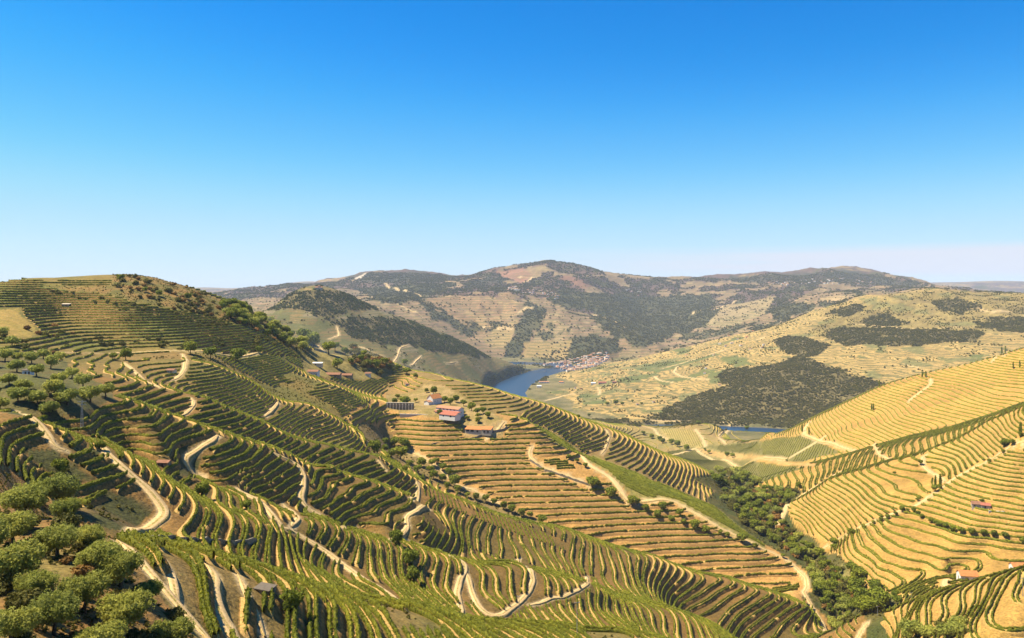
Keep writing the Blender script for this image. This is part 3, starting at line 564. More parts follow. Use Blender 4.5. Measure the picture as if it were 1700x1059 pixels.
# ---------------------------------------------------------------- ground mesh
V=np.stack([X,Y,Z],-1).reshape(-1,3)
idx=np.arange(NL*NP).reshape(NL,NP)
Q=np.stack([idx[:-1,:-1],idx[:-1,1:],idx[1:,1:],idx[1:,:-1]],-1).reshape(-1,4)
me=mesh_np('terrain',V,Q,[M_ground])
a=me.color_attributes.new('cover','FLOAT_COLOR','POINT'); a.data.foreach_set('color',np.concatenate([C.reshape(-1,3),np.ones((NL*NP,1))],1).astype(np.float32).ravel())
a=me.attributes.new('vstep','FLOAT','POINT'); a.data.foreach_set('value',VSTEP.astype(np.float32).ravel())
a=me.attributes.new('vine','FLOAT','POINT'); a.data.foreach_set('value',VINE.astype(np.float32).ravel())
link('terrain',me,kind='structure')
wv=[];
me=bpy.data.meshes.new('river'); me.from_pydata([(-2500,2200,0),(2500,2200,0),(2500,5400,0),(-2500,5400,0)],[],[(0,1,2,3)]); me.materials.append(M_water); link('river',me,kind='structure')
# ---------------------------------------------------------------- tracks as worn ribbons
for w,Qp in TRW:
    d=np.gradient(Qp,axis=0); d/=np.maximum(np.hypot(d[:,0],d[:,1]),1e-6)[:,None]; n=np.stack([-d[:,1],d[:,0]],1)
    offs=np.array([-.66,-.5,-.13,.13,.5,.66]); k=len(offs); up=np.array([-.4,.10,.10,.10,.10,-.4])
    P=Qp[:,None]+n[:,None]*offs[None,:,None]*(w*(1+.22*fbm(Qp[:,0]/7,Qp[:,1]/7,2,3)))[:,None,None]
    z=samp(Z,P[...,0],P[...,1]); zc=z[:,1:-1].max(1,keepdims=True); zz=z.copy(); f=.65; zz[:,1:-1]=z[:,1:-1]*(1-f)+zc*f
    zz=zz+up*np.maximum(1,Qp[:,1:2]/1200)
    e_=np.minimum(np.arange(len(Qp)),np.arange(len(Qp))[::-1]); tp=np.clip((e_+1)/5,.25,1)[:,None,None]; P=Qp[:,None]+(P-Qp[:,None])*tp
    m=len(Qp); ii=np.arange(m*k).reshape(m,k)
    q=np.stack([ii[:-1,:-1],ii[:-1,1:],ii[1:,1:],ii[1:,:-1]],-1).reshape(-1,4)
    link('dirt_track',mesh_np('dirt_track',np.concatenate([P,zz[...,None]],-1).reshape(-1,3),q,[M_track,M_verge],np.tile(np.array([1,0,1,0,1] if w<4.2 else [1,0,0,0,1]),m-1)),kind='structure')
# ---------------------------------------------------------------- vineyard terraces and vine rows
# region -> step in metres of height, bench width, hedge height, double row, group phrase, bank material, bench material, vine material
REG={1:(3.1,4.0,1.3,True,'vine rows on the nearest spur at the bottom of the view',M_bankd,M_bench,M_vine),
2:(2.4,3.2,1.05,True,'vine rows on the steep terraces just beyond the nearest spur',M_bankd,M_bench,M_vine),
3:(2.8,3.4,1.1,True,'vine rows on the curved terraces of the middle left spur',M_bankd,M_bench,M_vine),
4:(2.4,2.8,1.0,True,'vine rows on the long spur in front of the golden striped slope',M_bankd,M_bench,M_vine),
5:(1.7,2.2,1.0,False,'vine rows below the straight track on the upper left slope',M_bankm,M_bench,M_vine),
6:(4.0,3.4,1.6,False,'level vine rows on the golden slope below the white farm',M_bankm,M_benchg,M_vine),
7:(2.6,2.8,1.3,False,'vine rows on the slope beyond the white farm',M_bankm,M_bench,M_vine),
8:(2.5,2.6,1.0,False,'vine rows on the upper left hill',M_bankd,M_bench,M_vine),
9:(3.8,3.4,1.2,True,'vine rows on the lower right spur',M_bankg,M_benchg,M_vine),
10:(3.1,3.2,1.25,True,'vine rows in the golden bowl on the right',M_bankg,M_benchg,M_vineg),
11:(3.4,3.2,1.25,True,'vine rows on the golden hillside on the right',M_bankg,M_benchg,M_vineg),
12:(3.3,2.8,1.3,False,'vine rows on the topmost golden slope on the right',M_bankg,M_benchg,M_vineg),
13:(3.2,2.8,1.4,False,'vine rows on the low ground near the river',M_bankm,M_benchg,M_vine)}
OK=(SEEN>-16)&(RD>.9)&(PXg>-190)&(PXg<1900)&(PY<1190)&(Y<2420)&(Y>120)
for m in (GROVE,GROVE2,TOP,SCRUB,STRIP,EST,EST2,CREEK,PATCH1,GOLDL,FS,(PYn<463)&(Y<1300)&(PXg<900)&(Y>900)): OK&=~m
# bare or scrubby breaks between parcels
BRK=(fbm(X/45,Y/45,2,77)>.52)&((R==2)|(R==3)|(R==5)|(R==1)); OK&=~BRK
LIN=np.zeros(Z.shape,int)       # parcels planted in straight lines, not on the contour
def lin(P,y0,y1,k): LIN[area(P,y0,y1,False)]=k
lin([(1092,712),(1154,712),(1168,742),(1140,742),(1110,730)],1400,2500,1)
LIN[FG]=2
LIN[GRN]=6
lin([(858,868),(770,842),(725,812),(700,806),(705,838),(760,862),(800,872),(850,900),(905,925),(940,905),(905,885)],545,640,3)
lin([(905,762),(935,760),(985,800),(975,815),(925,790),(880,770)],700,900,4)
lin([(800,872),(850,900),(800,905),(740,870)],545,640,5)
FLD={0:(Z,None)}
LA={1:(84,5.5),2:(62,5.2),3:(100,3.0),4:(10,3.0),5:(60,3.0),6:(-25,2.3)}
def chains(Fd,Mk,lev):
    """marching squares: polylines in grid coordinates (i,j)"""
    P=Fd>lev; c=P[:-1,:-1]*1+P[:-1,1:]*2+P[1:,1:]*4+P[1:,:-1]*8
    ok=(c>0)&(c<15)&Mk[:-1,:-1]
    I_,J_=np.where(ok)
    if len(I_)==0: return []
    nxt={}
    W_=Fd.shape[1]
    def pt(e):
        k,i,j=e
        if k==0: a,b=Fd[i,j],Fd[i,j+1]; return (i,j+(lev-a)/(b-a))
        a,b=Fd[i,j],Fd[i+1,j]; return (i+(lev-a)/(b-a),j)
    tab={1:((3,0),),2:((0,1),),3:((3,1),),4:((1,2),),5:((3,0),(1,2)),6:((0,2),),7:((3,2),),8:((2,3),),9:((2,0),),10:((0,1),(2,3)),11:((2,1),),12:((1,3),),13:((1,0),),14:((0,3),)}
    for i,j,k in zip(I_.tolist(),J_.tolist(),c[I_,J_].tolist()):
        E=((0,i,j),(1,i,j+1),(0,i+1,j),(1,i,j))
        for a,b in tab[k]:
            nxt.setdefault(E[a],[]).append(E[b]); nxt.setdefault(E[b],[]).append(E[a])
    seen=set(); res=[]
    for st in sorted(nxt,key=lambda e:(len(nxt[e])!=1,e)):
        if st in seen: continue
        line=[st]; seen.add(st); cur=st
        while True:
            z=[e for e in nxt[cur] if e not in seen]
            if not z: break
            cur=z[0]; seen.add(cur); line.append(cur)
        if len(line)>3: res.append([pt(e) for e in line])
    return res
OKf=OK.astype(float)
def smooth1(a,n=2):
    for _ in range(n): a[1:-1]=(a[:-2]+2*a[1:-1]+a[2:])/4
    return a
HED=[]       # dicts of vine rows
TERB={}      # terrace ribbons by material pair
def add_ribbon(key,V_,Q_,mi):
    TERB.setdefault(key,[]).append((V_,Q_,mi))
def do_lines(field,mask,step,r,contour):
    st,bw,hh,dbl,grp,mb,ms,mv=REG[r]
    ii=np.where(mask.any(1))[0]; jj=np.where(mask.any(0))[0]
    if len(ii)<3 or len(jj)<3: return
    i0,i1,j0,j1=ii[0],min(ii[-1]+2,NL),jj[0],min(jj[-1]+2,NP)
    Fd=field[i0:i1,j0:j1]; Mk=mask[i0:i1,j0:j1]
    lo,hi=Fd[Mk].min(),Fd[Mk].max()
    for lev in np.arange(math.floor(lo/step)*step+step*.37,hi,step):
        for ch in chains(Fd,Mk,lev+1e-4):
            g=np.array(ch); g[:,0]+=i0; g[:,1]+=j0
            yy=np.exp(L[0]+g[:,0]*DL); xx=(px[0]+g[:,1]*DPX-CX)/F*yy
            d=np.r_[0,np.cumsum(np.hypot(np.diff(xx),np.diff(yy)))]
            ym=float(yy.mean()); ds=max(.6,ym/560)
            if d[-1]<7+ym/70: continue
            n=int(d[-1]/ds)+2; s=np.linspace(0,d[-1],n)
            x=smooth1(np.interp(s,d,xx),3); y=smooth1(np.interp(s,d,yy),3)
            okp=samp(OKf,x,y)>.75
            if not contour: okp&=samp(mask.astype(float),x,y)>.6
            # split at breaks
            ed=np.flatnonzero(np.diff(np.r_[0,okp.astype(int),0])); 
            for a,b in zip(ed[::2],ed[1::2]):
                if (b-a)*ds<7+ym/80 or b-a<5: continue
                sx,sy=x[a:b],y[a:b]
                # the soil survey of a parcel ends here and there
                emit(sx,sy,r,contour,step)
def ringpts(cx,cy,cz,nx,ny,hw,h,seed):
    n=len(cx); r=np.random.default_rng(seed)
    prof=np.array([(-.75,-.15),(-1,.45),(-.55,.95),(.1,1.08),(.65,.9),(1,.4),(.75,-.15)])
    k=len(prof); j=1+.17*r.standard_normal((n,k)); jh=1+.10*r.standard_normal((n,1))
    o=prof[None,:,0]*hw*j; zz=prof[None,:,1]*h*np.where(prof[None,:,1]>.2,jh*(1+.08*r.standard_normal((n,k))),1)
    return np.stack([cx[:,None]+nx[:,None]*o,cy[:,None]+ny[:,None]*o,cz[:,None]+zz],-1)
def emit(x,y,r,contour,step):
    st,bw,hh,dbl,grp,mb,ms,mv=REG[r]
    ym=float(y.mean())
    gx,gy=samp(GX,x,y),samp(GY,x,y)
    tx,ty=np.gradient(x),np.gradient(y); tl=np.maximum(np.hypot(tx,ty),1e-6); nx,ny=ty/tl,-tx/tl   # a normal to the line
    sg=np.sign(np.median(nx*gx+ny*gy)); 
    if sg>0: nx,ny=-nx,-ny         # n points downhill
    s=np.clip(np.hypot(gx,gy),.05,1.3)
    if contour:
        z0=samp(Z,x,y); z0=smooth1(z0,6)
        sp=step/s                                 # horizontal distance between rows
        w=smooth1(np.minimum(bw*(1+.30*fbm(x/26,y/26,2,123)),.5*sp),6); dd=np.minimum(w*1.0+ (w*s)/np.maximum(1.35-s,.35),.93*sp); dd=smooth1(np.maximum(dd,w*1.15),6)
        offs=[-.25+0*w,.12*w,.5*w,w,(w+dd)*.5,dd]; V_=[]
        for k,o in enumerate(offs):
            X_,Y_=x+nx*o,y+ny*o; b=samp(Z,X_,Y_)
            j=RNG.standard_normal(len(x))*.12
            tp=np.minimum(1,np.minimum(np.arange(len(x)),np.arange(len(x))[::-1])/5.)
            if k==0: zz=b-.25
            elif k<=3: zz=np.maximum(z0+.12,b+.10)+j*.3
            elif k==4: zz=np.maximum((z0+b)*.5+j*2.2,b-.05)
            else: zz=b-.35
            zz=zz*tp+(b-.3)*(1-tp)
            V_.append(np.stack([X_,Y_,zz],-1))
        V_=np.stack(V_,1); n,k=V_.shape[:2]; ii=np.arange(n*k).reshape(n,k)
        Q_=np.stack([ii[:-1,:-1],ii[1:,:-1],ii[1:,1:],ii[:-1,1:]],-1)
        if sg>0: Q_=Q_[...,::-1]
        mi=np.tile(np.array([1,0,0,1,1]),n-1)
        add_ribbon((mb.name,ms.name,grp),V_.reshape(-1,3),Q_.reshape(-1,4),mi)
        zb=np.maximum(z0+.1,samp(Z,x,y))
        rows=[(w-.55,1.0)]
        if dbl and w.mean()>2.2: rows.append((.35+0*w,.85))
    else:
        zb=samp(Z,x,y); w=0*x; rows=[(w,1.0)]
    fat=max(1.0,min(1.5,ym/800))
    for o,hs_ in rows:
        cx,cy=x+nx*o,y+ny*o; cz=np.maximum(zb,samp(Z,cx,cy)) if contour else samp(Z,cx,cy)
        big=fbm(cx/9,cy/9,2,5); h=hh*hs_*(1+.18*big+.30*vnoise(cx/1.3,cy/1.3,71)); 
        hw=(.42 if ym<320 else .37*fat)*np.ones(len(cx))*(1+.2*big+.28*vnoise(cx/1.3+9,cy/1.3,72))
        if r in (6,10,11,12): hw*=1.4; h=h*1.1
        if not contour: hw*=.8; h=h*.9
        hw[0]*=.5;hw[-1]*=.5
        # missing vines: gaps in the row
        gap=fbm(cx/5.5,cy/5.5,2,91)<-.6
        h=np.where(gap,.12*h,h); hw=np.where(gap,.3*hw,hw)
        R_=ringpts(cx,cy,cz,nx,ny,1.0,1.0,int(RNG.integers(1e9)))
        c0=np.stack([cx,cy,cz],-1)[:,None]; dlt=R_-c0; dlt[...,:2]*=hw[:,None,None]; dlt[...,2]*=h[:,None]; R_=c0+dlt
        n,k=R_.shape[:2]; ii=np.arange(n*k).reshape(n,k); Q_=np.stack([ii[:-1,:-1],ii[1:,:-1],ii[1:,1:],ii[:-1,1:]],-1).reshape(-1,4)
        V_=R_.reshape(-1,3); mi=np.zeros(len(Q_),int)
        if ym<1150:      # leaves standing off the hedge
            ln=float(np.hypot(np.diff(cx),np.diff(cy)).sum()); dens=14 if ym<330 else (5 if ym<560 else 1.8); sz=.19 if ym<330 else (.32 if ym<560 else .5)
            m=int(ln*dens)
            if m>0:
                t=RNG.random(m)*(n-1); a=t.astype(int); f=t-a; g=RNG.random(m)*math.pi
                good=~(gap[a]); t,a,f,g=t[good],a[good],f[good],g[good]; m=len(a)
                ctr=np.stack([cx[a]*(1-f)+cx[a+1]*f,cy[a]*(1-f)+cy[a+1]*f,cz[a]],-1)
                rr=1.0+RNG.random(m)*.35; u=np.cos(g)*hw[a]*rr; v=(.25+.8*np.sin(g))*h[a]*(.9+RNG.random(m)*.3)
                ctr[:,0]+=nx[a]*u; ctr[:,1]+=ny[a]*u; ctr[:,2]+=v
                A=RNG.standard_normal((m,3)); A/=np.linalg.norm(A,axis=1)[:,None]; B=np.cross(A,RNG.standard_normal((m,3))); B/=np.linalg.norm(B,axis=1)[:,None]
                sc=(sz*(.6+.8*RNG.random(m)))[:,None]
                LV=np.stack([ctr-A*sc,ctr-B*sc*.8,ctr+A*sc,ctr+B*sc*.8],1).reshape(-1,3)
                LQ=np.arange(m*4).reshape(m,4)+len(V_); V_=np.concatenate([V_,LV]); Q_=np.concatenate([Q_,LQ]); mi=np.concatenate([mi,np.ones(m,int)])
        ln=float(np.hypot(np.diff(cx),np.diff(cy)).sum())
        ppx=CX+F*cx/cy; ppy=HZ+F*(H-cz)/cy
        infr=((ppx>-20)&(ppx<1720)&(ppy<1075)).mean()
        vis=(samp(SEEN,cx,cy)>-1).mean()
        scr=float(np.hypot(np.diff(ppx),np.diff(ppy)).sum())*infr*vis*(1.5*F/ym)
        HED.append(dict(r=r,V=V_,Q=Q_,mi=mi,scr=scr,c=(float(cx[len(cx)//2]),float(cy[len(cx)//2]),float(cz[len(cx)//2])),p=(float(np.median(ppx)),float(np.median(ppy))),len=ln,lin=not contour))
for r in REG:
    do_lines(Z,(R==r)&OK&(LIN==0),REG[r][0],r,True)
for k,(ang,spc) in LA.items():
    a=math.radians(ang); fld=X*math.sin(a)-Y*math.cos(a)
    for r in np.unique(R[(LIN==k)&OK]):
        if r in REG: do_lines(fld,(LIN==k)&OK&(R==r),spc,int(r),False)
for (mbn,msn,grp),ls in TERB.items():
    off=0; Vs=[];Qs=[];Ms=[]
    for v,q,mi in ls: Vs.append(v);Qs.append(q+off);Ms.append(mi);off+=len(v)
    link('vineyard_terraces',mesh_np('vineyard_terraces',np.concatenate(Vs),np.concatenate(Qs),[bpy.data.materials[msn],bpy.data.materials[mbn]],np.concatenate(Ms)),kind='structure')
HED.sort(key=lambda h:-h['scr'])
print('rows',len(HED),'ring quads',sum(len(h['Q']) for h in HED),'ribbon quads',sum(len(q) for l in TERB.values() for _,q,_ in l),time.time()-T0)
print({r:sum(1 for h in HED if h['r']==r) for r in REG}, [round(HED[k]['scr']) for k in (0,50,150,299)])
LOOK={1:'leafy green vine row on the nearest spur, beside a wide dirt path',2:'dark green vine row curving over the steep brown terraces beyond the nearest spur',3:'vine row curling round the brown terraces of the middle left spur',
4:'vine row on the long spur that ends at the creek, in front of the golden striped slope',5:'thin vine row below the straight track on the upper left slope',6:'level green vine row crossing the golden slope below the white farm',
7:'thin vine row on the slope beyond the white farm',8:'thin vine row on the upper left hill',9:'vine row on the small green spur at the lower right corner',10:'vine row sweeping across the golden bowl behind the orange roofed hut',
11:'yellowish green vine row on the golden hillside on the right',12:'thin vine row on the topmost golden slope on the right',13:'fine vine row on the low ground beside the river'}
for h in HED[:300]:
    c=np.array(h['c']); mv=REG[h['r']][7]
    me=mesh_np('vine_row',h['V']-c,h['Q'],[mv,M_vleaf if h['r']<9 else M_vineg],h['mi'])
    o=link('vine_row',me,label=LOOK[h['r']],category='vine row',group=REG[h['r']][4]); o.location=c
rest={}
for h in HED[300:]: rest.setdefault(h['r'],[]).append(h)
for r,hs_ in rest.items():
    off=0; Vs=[];Qs=[];Ms=[]
    for h in hs_: Vs.append(h['V']);Qs.append(h['Q']+off);Ms.append(h['mi']);off+=len(h['V'])
    link('vine_rows',mesh_np('vine_rows',np.concatenate(Vs),np.concatenate(Qs),[REG[r][7],M_vleaf if r<9 else M_vineg],np.concatenate(Ms)),kind='stuff',label=LOOK[r].replace(' row',' rows',1),category='vines')
# ---------------------------------------------------------------- trees
def leafmass(nl,lobes,size,rx=1,rz=1,seed=0,core=True):
    """many leaf-sized faces spread through lobes, around inner blobs added to block light"""
    r=np.random.default_rng(seed); V=[];Q=[];Mi=[];off=0
    per=nl//len(lobes)
    for (cx,cy,cz,rad) in lobes:
        d=r.standard_normal((per,3)); d/=np.linalg.norm(d,axis=1)[:,None]
        rr=rad*(.62+.48*r.random((per,1))**.6); rr*=1+.22*np.sin(d[:,:1]*5+cx*3)*np.cos(d[:,1:2]*6+cy)
        c=np.array([cx,cy,cz])+d*rr*np.array([1,1,.82])
        A=r.standard_normal((per,3)); A/=np.linalg.norm(A,axis=1)[:,None]; B=np.cross(A,d+.5*r.standard_normal((per,3))); B/=np.maximum(np.linalg.norm(B,axis=1),1e-6)[:,None]
        s=size*(.55+.9*r.random((per,1)))
        q=np.stack([c-A*s,c-B*s*.6,c+A*s,c+B*s*.6],1).reshape(-1,3); V.append(q); Q.append(np.arange(per*4).reshape(per,4)+off); off+=per*4; Mi.append(np.zeros(per,int))
        if core:  # added inner blob per lobe, stops light passing through the crown
            u=np.linspace(0,2*math.pi,8)[:-1]; rings=[]
            for t in (-.8,-.3,.3,.8):
                w=math.sqrt(max(0,1-t*t))*rad*.72; rings.append(np.stack([cx+np.cos(u)*w*(1+.2*r.standard_normal(7)),cy+np.sin(u)*w*(1+.2*r.standard_normal(7)),np.full(7,cz+t*rad*.62)],-1))
            R_=np.array(rings); k=7; ii=np.arange(28).reshape(4,7)+off
            V.append(R_.reshape(-1,3)); q=np.stack([ii[:-1],np.roll(ii[:-1],-1,1),np.roll(ii[1:],-1,1),ii[1:]],-1).reshape(-1,4); Q.append(q)
            V.append(np.array([[cx,cy,cz+rad*.7],[cx,cy,cz-rad*.7]])); a=off+28
            Q.append(np.array([[ii[3,i],ii[3,(i+1)%7],a,a] for i in range(7)])[:, [0,1,2,2]]) if False else None
            off+=30; Mi.append(np.zeros(len(q),int))
    return np.concatenate(V),np.concatenate(Q),np.concatenate(Mi)
def limb(V,Q,a,b,ra,rb,k=6,bend=(0,0,0)):
    a,b=Vector(a),Vector(b); ax=(b-a).normalized(); u=ax.orthogonal().normalized(); w=ax.cross(u); base=len(V); n=4
    for i in range(n):
        t=i/(n-1); c=a.lerp(b,t)+Vector(bend)*math.sin(t*math.pi); r=ra*(1-t)+rb*t
        for j in range(k): 
            g=2*math.pi*j/k; V.append(tuple(c+(u*math.cos(g)+w*math.sin(g))*r*(1+.12*math.sin(3*g+i))))
    for i in range(n-1):
        for j in range(k): Q.append((base+i*k+j,base+i*k+(j+1)%k,base+(i+1)*k+(j+1)%k,base+(i+1)*k+j))
def trunk_mesh(name,h,r,lobes,seed):
    rnd=random.Random(seed); V=[];Q=[]
    fork=(rnd.uniform(-.2,.2),rnd.uniform(-.2,.2),h)
    limb(V,Q,(0,0,-.6),fork,r*1.35,r*.8,7,(rnd.uniform(-.15,.15),rnd.uniform(-.15,.15),0))
    for l in lobes[:5]: limb(V,Q,fork,(l[0]*.8,l[1]*.8,l[2]-l[3]*.2),r*.5,r*.12,5,(rnd.uniform(-.2,.2),rnd.uniform(-.2,.2),.1))
    return mesh_np(name,np.array(V),np.array(Q),[M_bark])
def rlobes(n,R,zc,h,seed,rad=(.42,.62)):
    rnd=random.Random(seed); out=[(0,0,zc,R*.62)]
    for i in range(n-1):
        a=2*math.pi*i/(n-1)+rnd.uniform(-.4,.4); d=R*rnd.uniform(.38,.62); out.append((math.cos(a)*d,math.sin(a)*d,zc+h*rnd.uniform(-.4,.45),R*rnd.uniform(*rad)))
    return out
PROTO={}
def proto(key,nl,size,R,zc,h,th,tr,mt,n,seed,rad=(.42,.62)):
    ls=[]
    for v in range(3):
        lo=rlobes(n,R,zc,h,seed+v,rad); V_,Q_,Mi=leafmass(nl,lo,size,seed=seed+v)
        ls.append((mesh_np(key+'_crown',V_,Q_,[mt],Mi,False),trunk_mesh(key+'_trunk',th,tr,lo,seed+v)))
    PROTO[key]=ls
proto('olive_near',9000,.15,3.0,3.4,1.6,1.5,.26,M_olive,9,1)
proto('olive',1500,.32,3.0,3.3,1.5,1.4,.25,M_olive,7,11)
proto('round',1500,.36,2.8,3.6,2.2,1.4,.22,M_dark,8,21)
proto('bush',420,.26,1.5,1.1,.8,.3,.08,M_scrub,5,31)
proto('bush_ochre',420,.26,1.4,.9,.7,.3,.08,M_ochre,5,41)
proto('tall',1300,.40,2.2,6.2,4.6,2.6,.25,M_dark,8,51)
def cyp():
    lo=[(0,0,1.2+i*1.0,.75-.09*abs(i-1.5)) for i in range(6)]; V_,Q_,Mi=leafmass(900,lo,.22,seed=3); return [(mesh_np('cypress_crown',V_,Q_,[M_dark],Mi,False),trunk_mesh('cypress_trunk',.8,.16,lo,3))]
PROTO['cypress']=cyp()
def tree(key,name,x,y,scale,label,cat,group=None,zs=1,dz=0):
    cr,tk=random.choice(PROTO[key]); z=float(samp(Z,x,y))+dz
    e=bpy.data.objects.new(name,None); COL.objects.link(e); e.location=(x,y,z); e.rotation_euler=(0,0,random.uniform(0,6.28)); e.scale=(scale,scale*random.uniform(.9,1.1),scale*zs*random.uniform(.9,1.08)); e.empty_display_size=.5
    e['label']=label; e['category']=cat
    if group: e['group']=group
    link('crown',cr,e); link('trunk',tk,e); return e
def tree_px(key,name,x,y,size_px,label,cat,group=None,ymin=60,base=6.0,**k):
    X_,Y_,z=hit(x,y,ymin); s=size_px/F*Y_/base
    return tree(key,name,X_,Y_,max(.45,s),label,cat,group,**k)
# olive grove at the lower left : base pixel and crown width in pixels
OG='olive trees of the grove at the lower left'
for x,y,s,l in [(38,862,95,'wide grey-green olive at the upper edge of the lower left grove'),(95,845,80,'bright topped olive tree above the bend of the upper left track'),(22,905,90,'olive tree with a thick crown at the left edge of the frame'),(108,868,60,'small round olive beside the dusty track end'),
 (22,975,120,'big dark olive with a leaning trunk at the left edge'),(95,925,85,'spreading olive tree below the short dusty track'),(150,915,70,'olive tree just under the bare patch of the track'),(165,955,95,'broad olive in the middle of the grove'),(200,975,90,'olive with a pale sunlit crown near the vine rows'),
 (140,1018,100,'tall olive over orange undergrowth'),(90,1055,105,'sunlit olive at the bottom edge left of centre of the grove'),(20,1075,110,'olive crown cut by the lower left corner'),(248,1000,55,'small lone olive beside the dirt path'),(205,1060,110,'wide olive at the bottom of the grove near the path'),
 (285,1085,90,'olive crown cut by the bottom edge beside the path'),(165,1095,100,'olive crown at the very bottom of the grove'),(60,1000,80,'olive behind the orange undergrowth'),(-30,940,110,'olive tree cut by the left edge'),(-60,1030,120,'olive tree outside the left edge')]:
    tree_px('olive_near','olive_tree',x,y,s*.74,l,'olive tree',OG,45)

OG2='olive trees of the grove on the left hillside'
rs=random.Random(4)
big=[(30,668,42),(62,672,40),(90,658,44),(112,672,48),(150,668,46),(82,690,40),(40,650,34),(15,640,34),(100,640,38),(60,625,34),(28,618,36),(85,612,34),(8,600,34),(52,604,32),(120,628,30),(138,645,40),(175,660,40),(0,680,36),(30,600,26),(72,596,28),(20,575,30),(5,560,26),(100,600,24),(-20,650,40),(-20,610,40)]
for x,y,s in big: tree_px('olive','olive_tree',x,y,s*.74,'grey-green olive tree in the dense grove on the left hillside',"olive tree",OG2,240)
# darker shrubs scattered over the terraces
def scatter(P,n,ymin,ymax,seed,gap=0):
    r=random.Random(seed); xs=[p[0] for p in P];ys=[p[1] for p in P]; out=[]; t=0
    while len(out)<n and t<n*40:
        t+=1; x=r.uniform(min(xs),max(xs)); y=r.uniform(min(ys),max(ys))
        if not inpoly(np.array([x]),np.array([y]),P)[0]: continue
        if any(abs(x-a)<gap and abs(y-b)<gap*.6 for a,b in out): continue
        out.append((x,y))
    return out
def bushes(P,n,ymin,smin,smax,label,group,seed,keys=('bush',),cat='bush',name='bush',base=3.0):
    r=random.Random(seed)
    for x,y in scatter(P,n,ymin,0,seed,3): tree_px(r.choice(keys),name,x,y,r.uniform(smin,smax),label,cat,group,ymin,base)
bushes([(-20,850),(90,870),(200,935),(260,1000),(330,1059),(200,1110),(-40,1110)],40,45,20,46,'yellow-green bush between the olives of the lower left grove','bushes among the lower left olives',61,('bush','bush','bush_ochre'))
bushes([(200,458),(270,464),(370,500),(430,530),(500,575),(470,570),(380,540),(300,520),(240,500),(185,480)],110,600,5,11,'scrubby bush on the brown shoulder of the top left hill','bushes on the shoulder of the top left hill',2,('bush','bush','bush_ochre'))
bushes([(355,505),(400,508),(440,528),(505,574),(515,590),(480,575),(430,555),(380,530)],50,700,11,19,'dark tree in the belt along the right shoulder of the top left hill','trees along the right shoulder of the top left hill',3,('round','olive'),'tree','hill_tree',6.0)
for x,y,s,k in [(200,467,13,'round'),(241,485,10,'round'),(264,492,11,'round'),(312,498,13,'round'),(372,512,15,'round'),(385,510,18,'round'),(397,516,18,'round')]:
    tree_px(k,'hill_tree',x,y,s,{200:'lone round tree on the very top of the upper left hill'}.get(x,'dark round tree on the brown shoulder of the upper left hill'),'tree',None if x==200 else 'dark trees on the upper left hill shoulder',600,6.0 if k!='tall' else 5.0)
bushes([(60,480),(120,486),(250,512),(330,530),(450,560),(440,566),(320,540),(240,520),(110,495)],42,600,5,9,'low bush in the dark hedge line slanting across the upper left hill','hedge line across the upper left hill',5)
bushes([(140,560),(500,566),(500,582),(330,578),(130,575)],44,600,6,11,'bush along the edge above the straight track','bushes above the straight track',6)
bushes([(60,540),(120,545),(140,575),(90,590),(0,590),(0,560)],20,500,7,13,'bush among the golden plots at the left edge','bushes by the golden plots',7,('bush','bush_ochre'))
for x,y,s in [(188,598,15),(209,598,21),(316,588,22),(349,595,22),(395,602,24),(430,586,12),(520,578,26),(505,568,24),(545,588,24),(556,583,16),(583,606,12),(560,612,18),(612,610,14),(625,612,16),(638,606,14),(600,600,12),(675,622,14),(672,606,10),(660,614,9),(690,628,9),(604,592,12),(573,590,14)]:
    tree_px('round','round_tree',x,y,s,{316:'round tree casting a shadow just above the bent track on the upper left slope',209:'round tree casting a long shadow left of the small round plot',520:'tall dark tree at the end of the belt, beside the pale yard'}.get(x,'dark round tree by the upper left track and farm'),'tree','dark round trees round the upper left farm' if x not in (316,209,520) else None,500)
bushes([(585,575),(655,605),(640,625),(600,618),(575,600)],34,900,8,14,'bush on the brown knoll right of the upper farm','bushes on the knoll by the upper farm',8,('bush','bush_ochre'))
# creek side and farm trees
for x,y,s in [(655,742,18),(672,748,22),(622,755,26),(665,762,24),(640,738,12),(693,785,16),(720,795,15),(700,775,16),(735,782,14),(717,775,14),(725,770,12),(745,790,13),(755,808,20),(715,785,14),(735,800,14),(672,785,12),(680,775,12),(650,760,14),(776,826,10),(790,830,12),(806,834,14),(820,838,12),(836,846,14),(850,852,14),(866,858,14),(880,860,12),(900,870,16),(640,750,14),(700,800,12),(742,812,12),(760,818,12)]:
    tree_px('round','round_tree',x,y,s,'dark round tree in the gully line below the level vine rows','tree','dark trees in the gully below the golden slope',560)
for x,y,s in [(985,812,24),(1015,828,20),(1050,840,18),(1072,850,14),(1092,862,14),(1115,868,12),(1135,872,11),(1154,880,18),(1172,886,16),(1196,888,9),(1208,892,9),(1232,902,18),(1253,908,8),(1100,848,16),(1128,858,14),(945,762,8),(958,768,8),(972,776,9),(1058,838,11),(1300,926,8)]:
    tree_px('round','round_tree',x,y,s,'round tree beside the pale road that runs down the crest','tree','trees along the road down the crest',560)
for x,y,s in [(720,655,14),(672,676,18),(655,670,10),(738,668,12),(748,672,12),(757,668,12),(770,674,12),(783,682,14),(792,688,13),(802,686,12),(810,694,11),(793,702,9),(793,694,9),(690,668,8),(730,690,10),(770,688,7),(776,697,8),(708,652,8),(660,662,8)]:
    tree_px('round','round_tree',x,y,s,'tree beside the white farm with red roofs','tree','trees round the white farm',860)
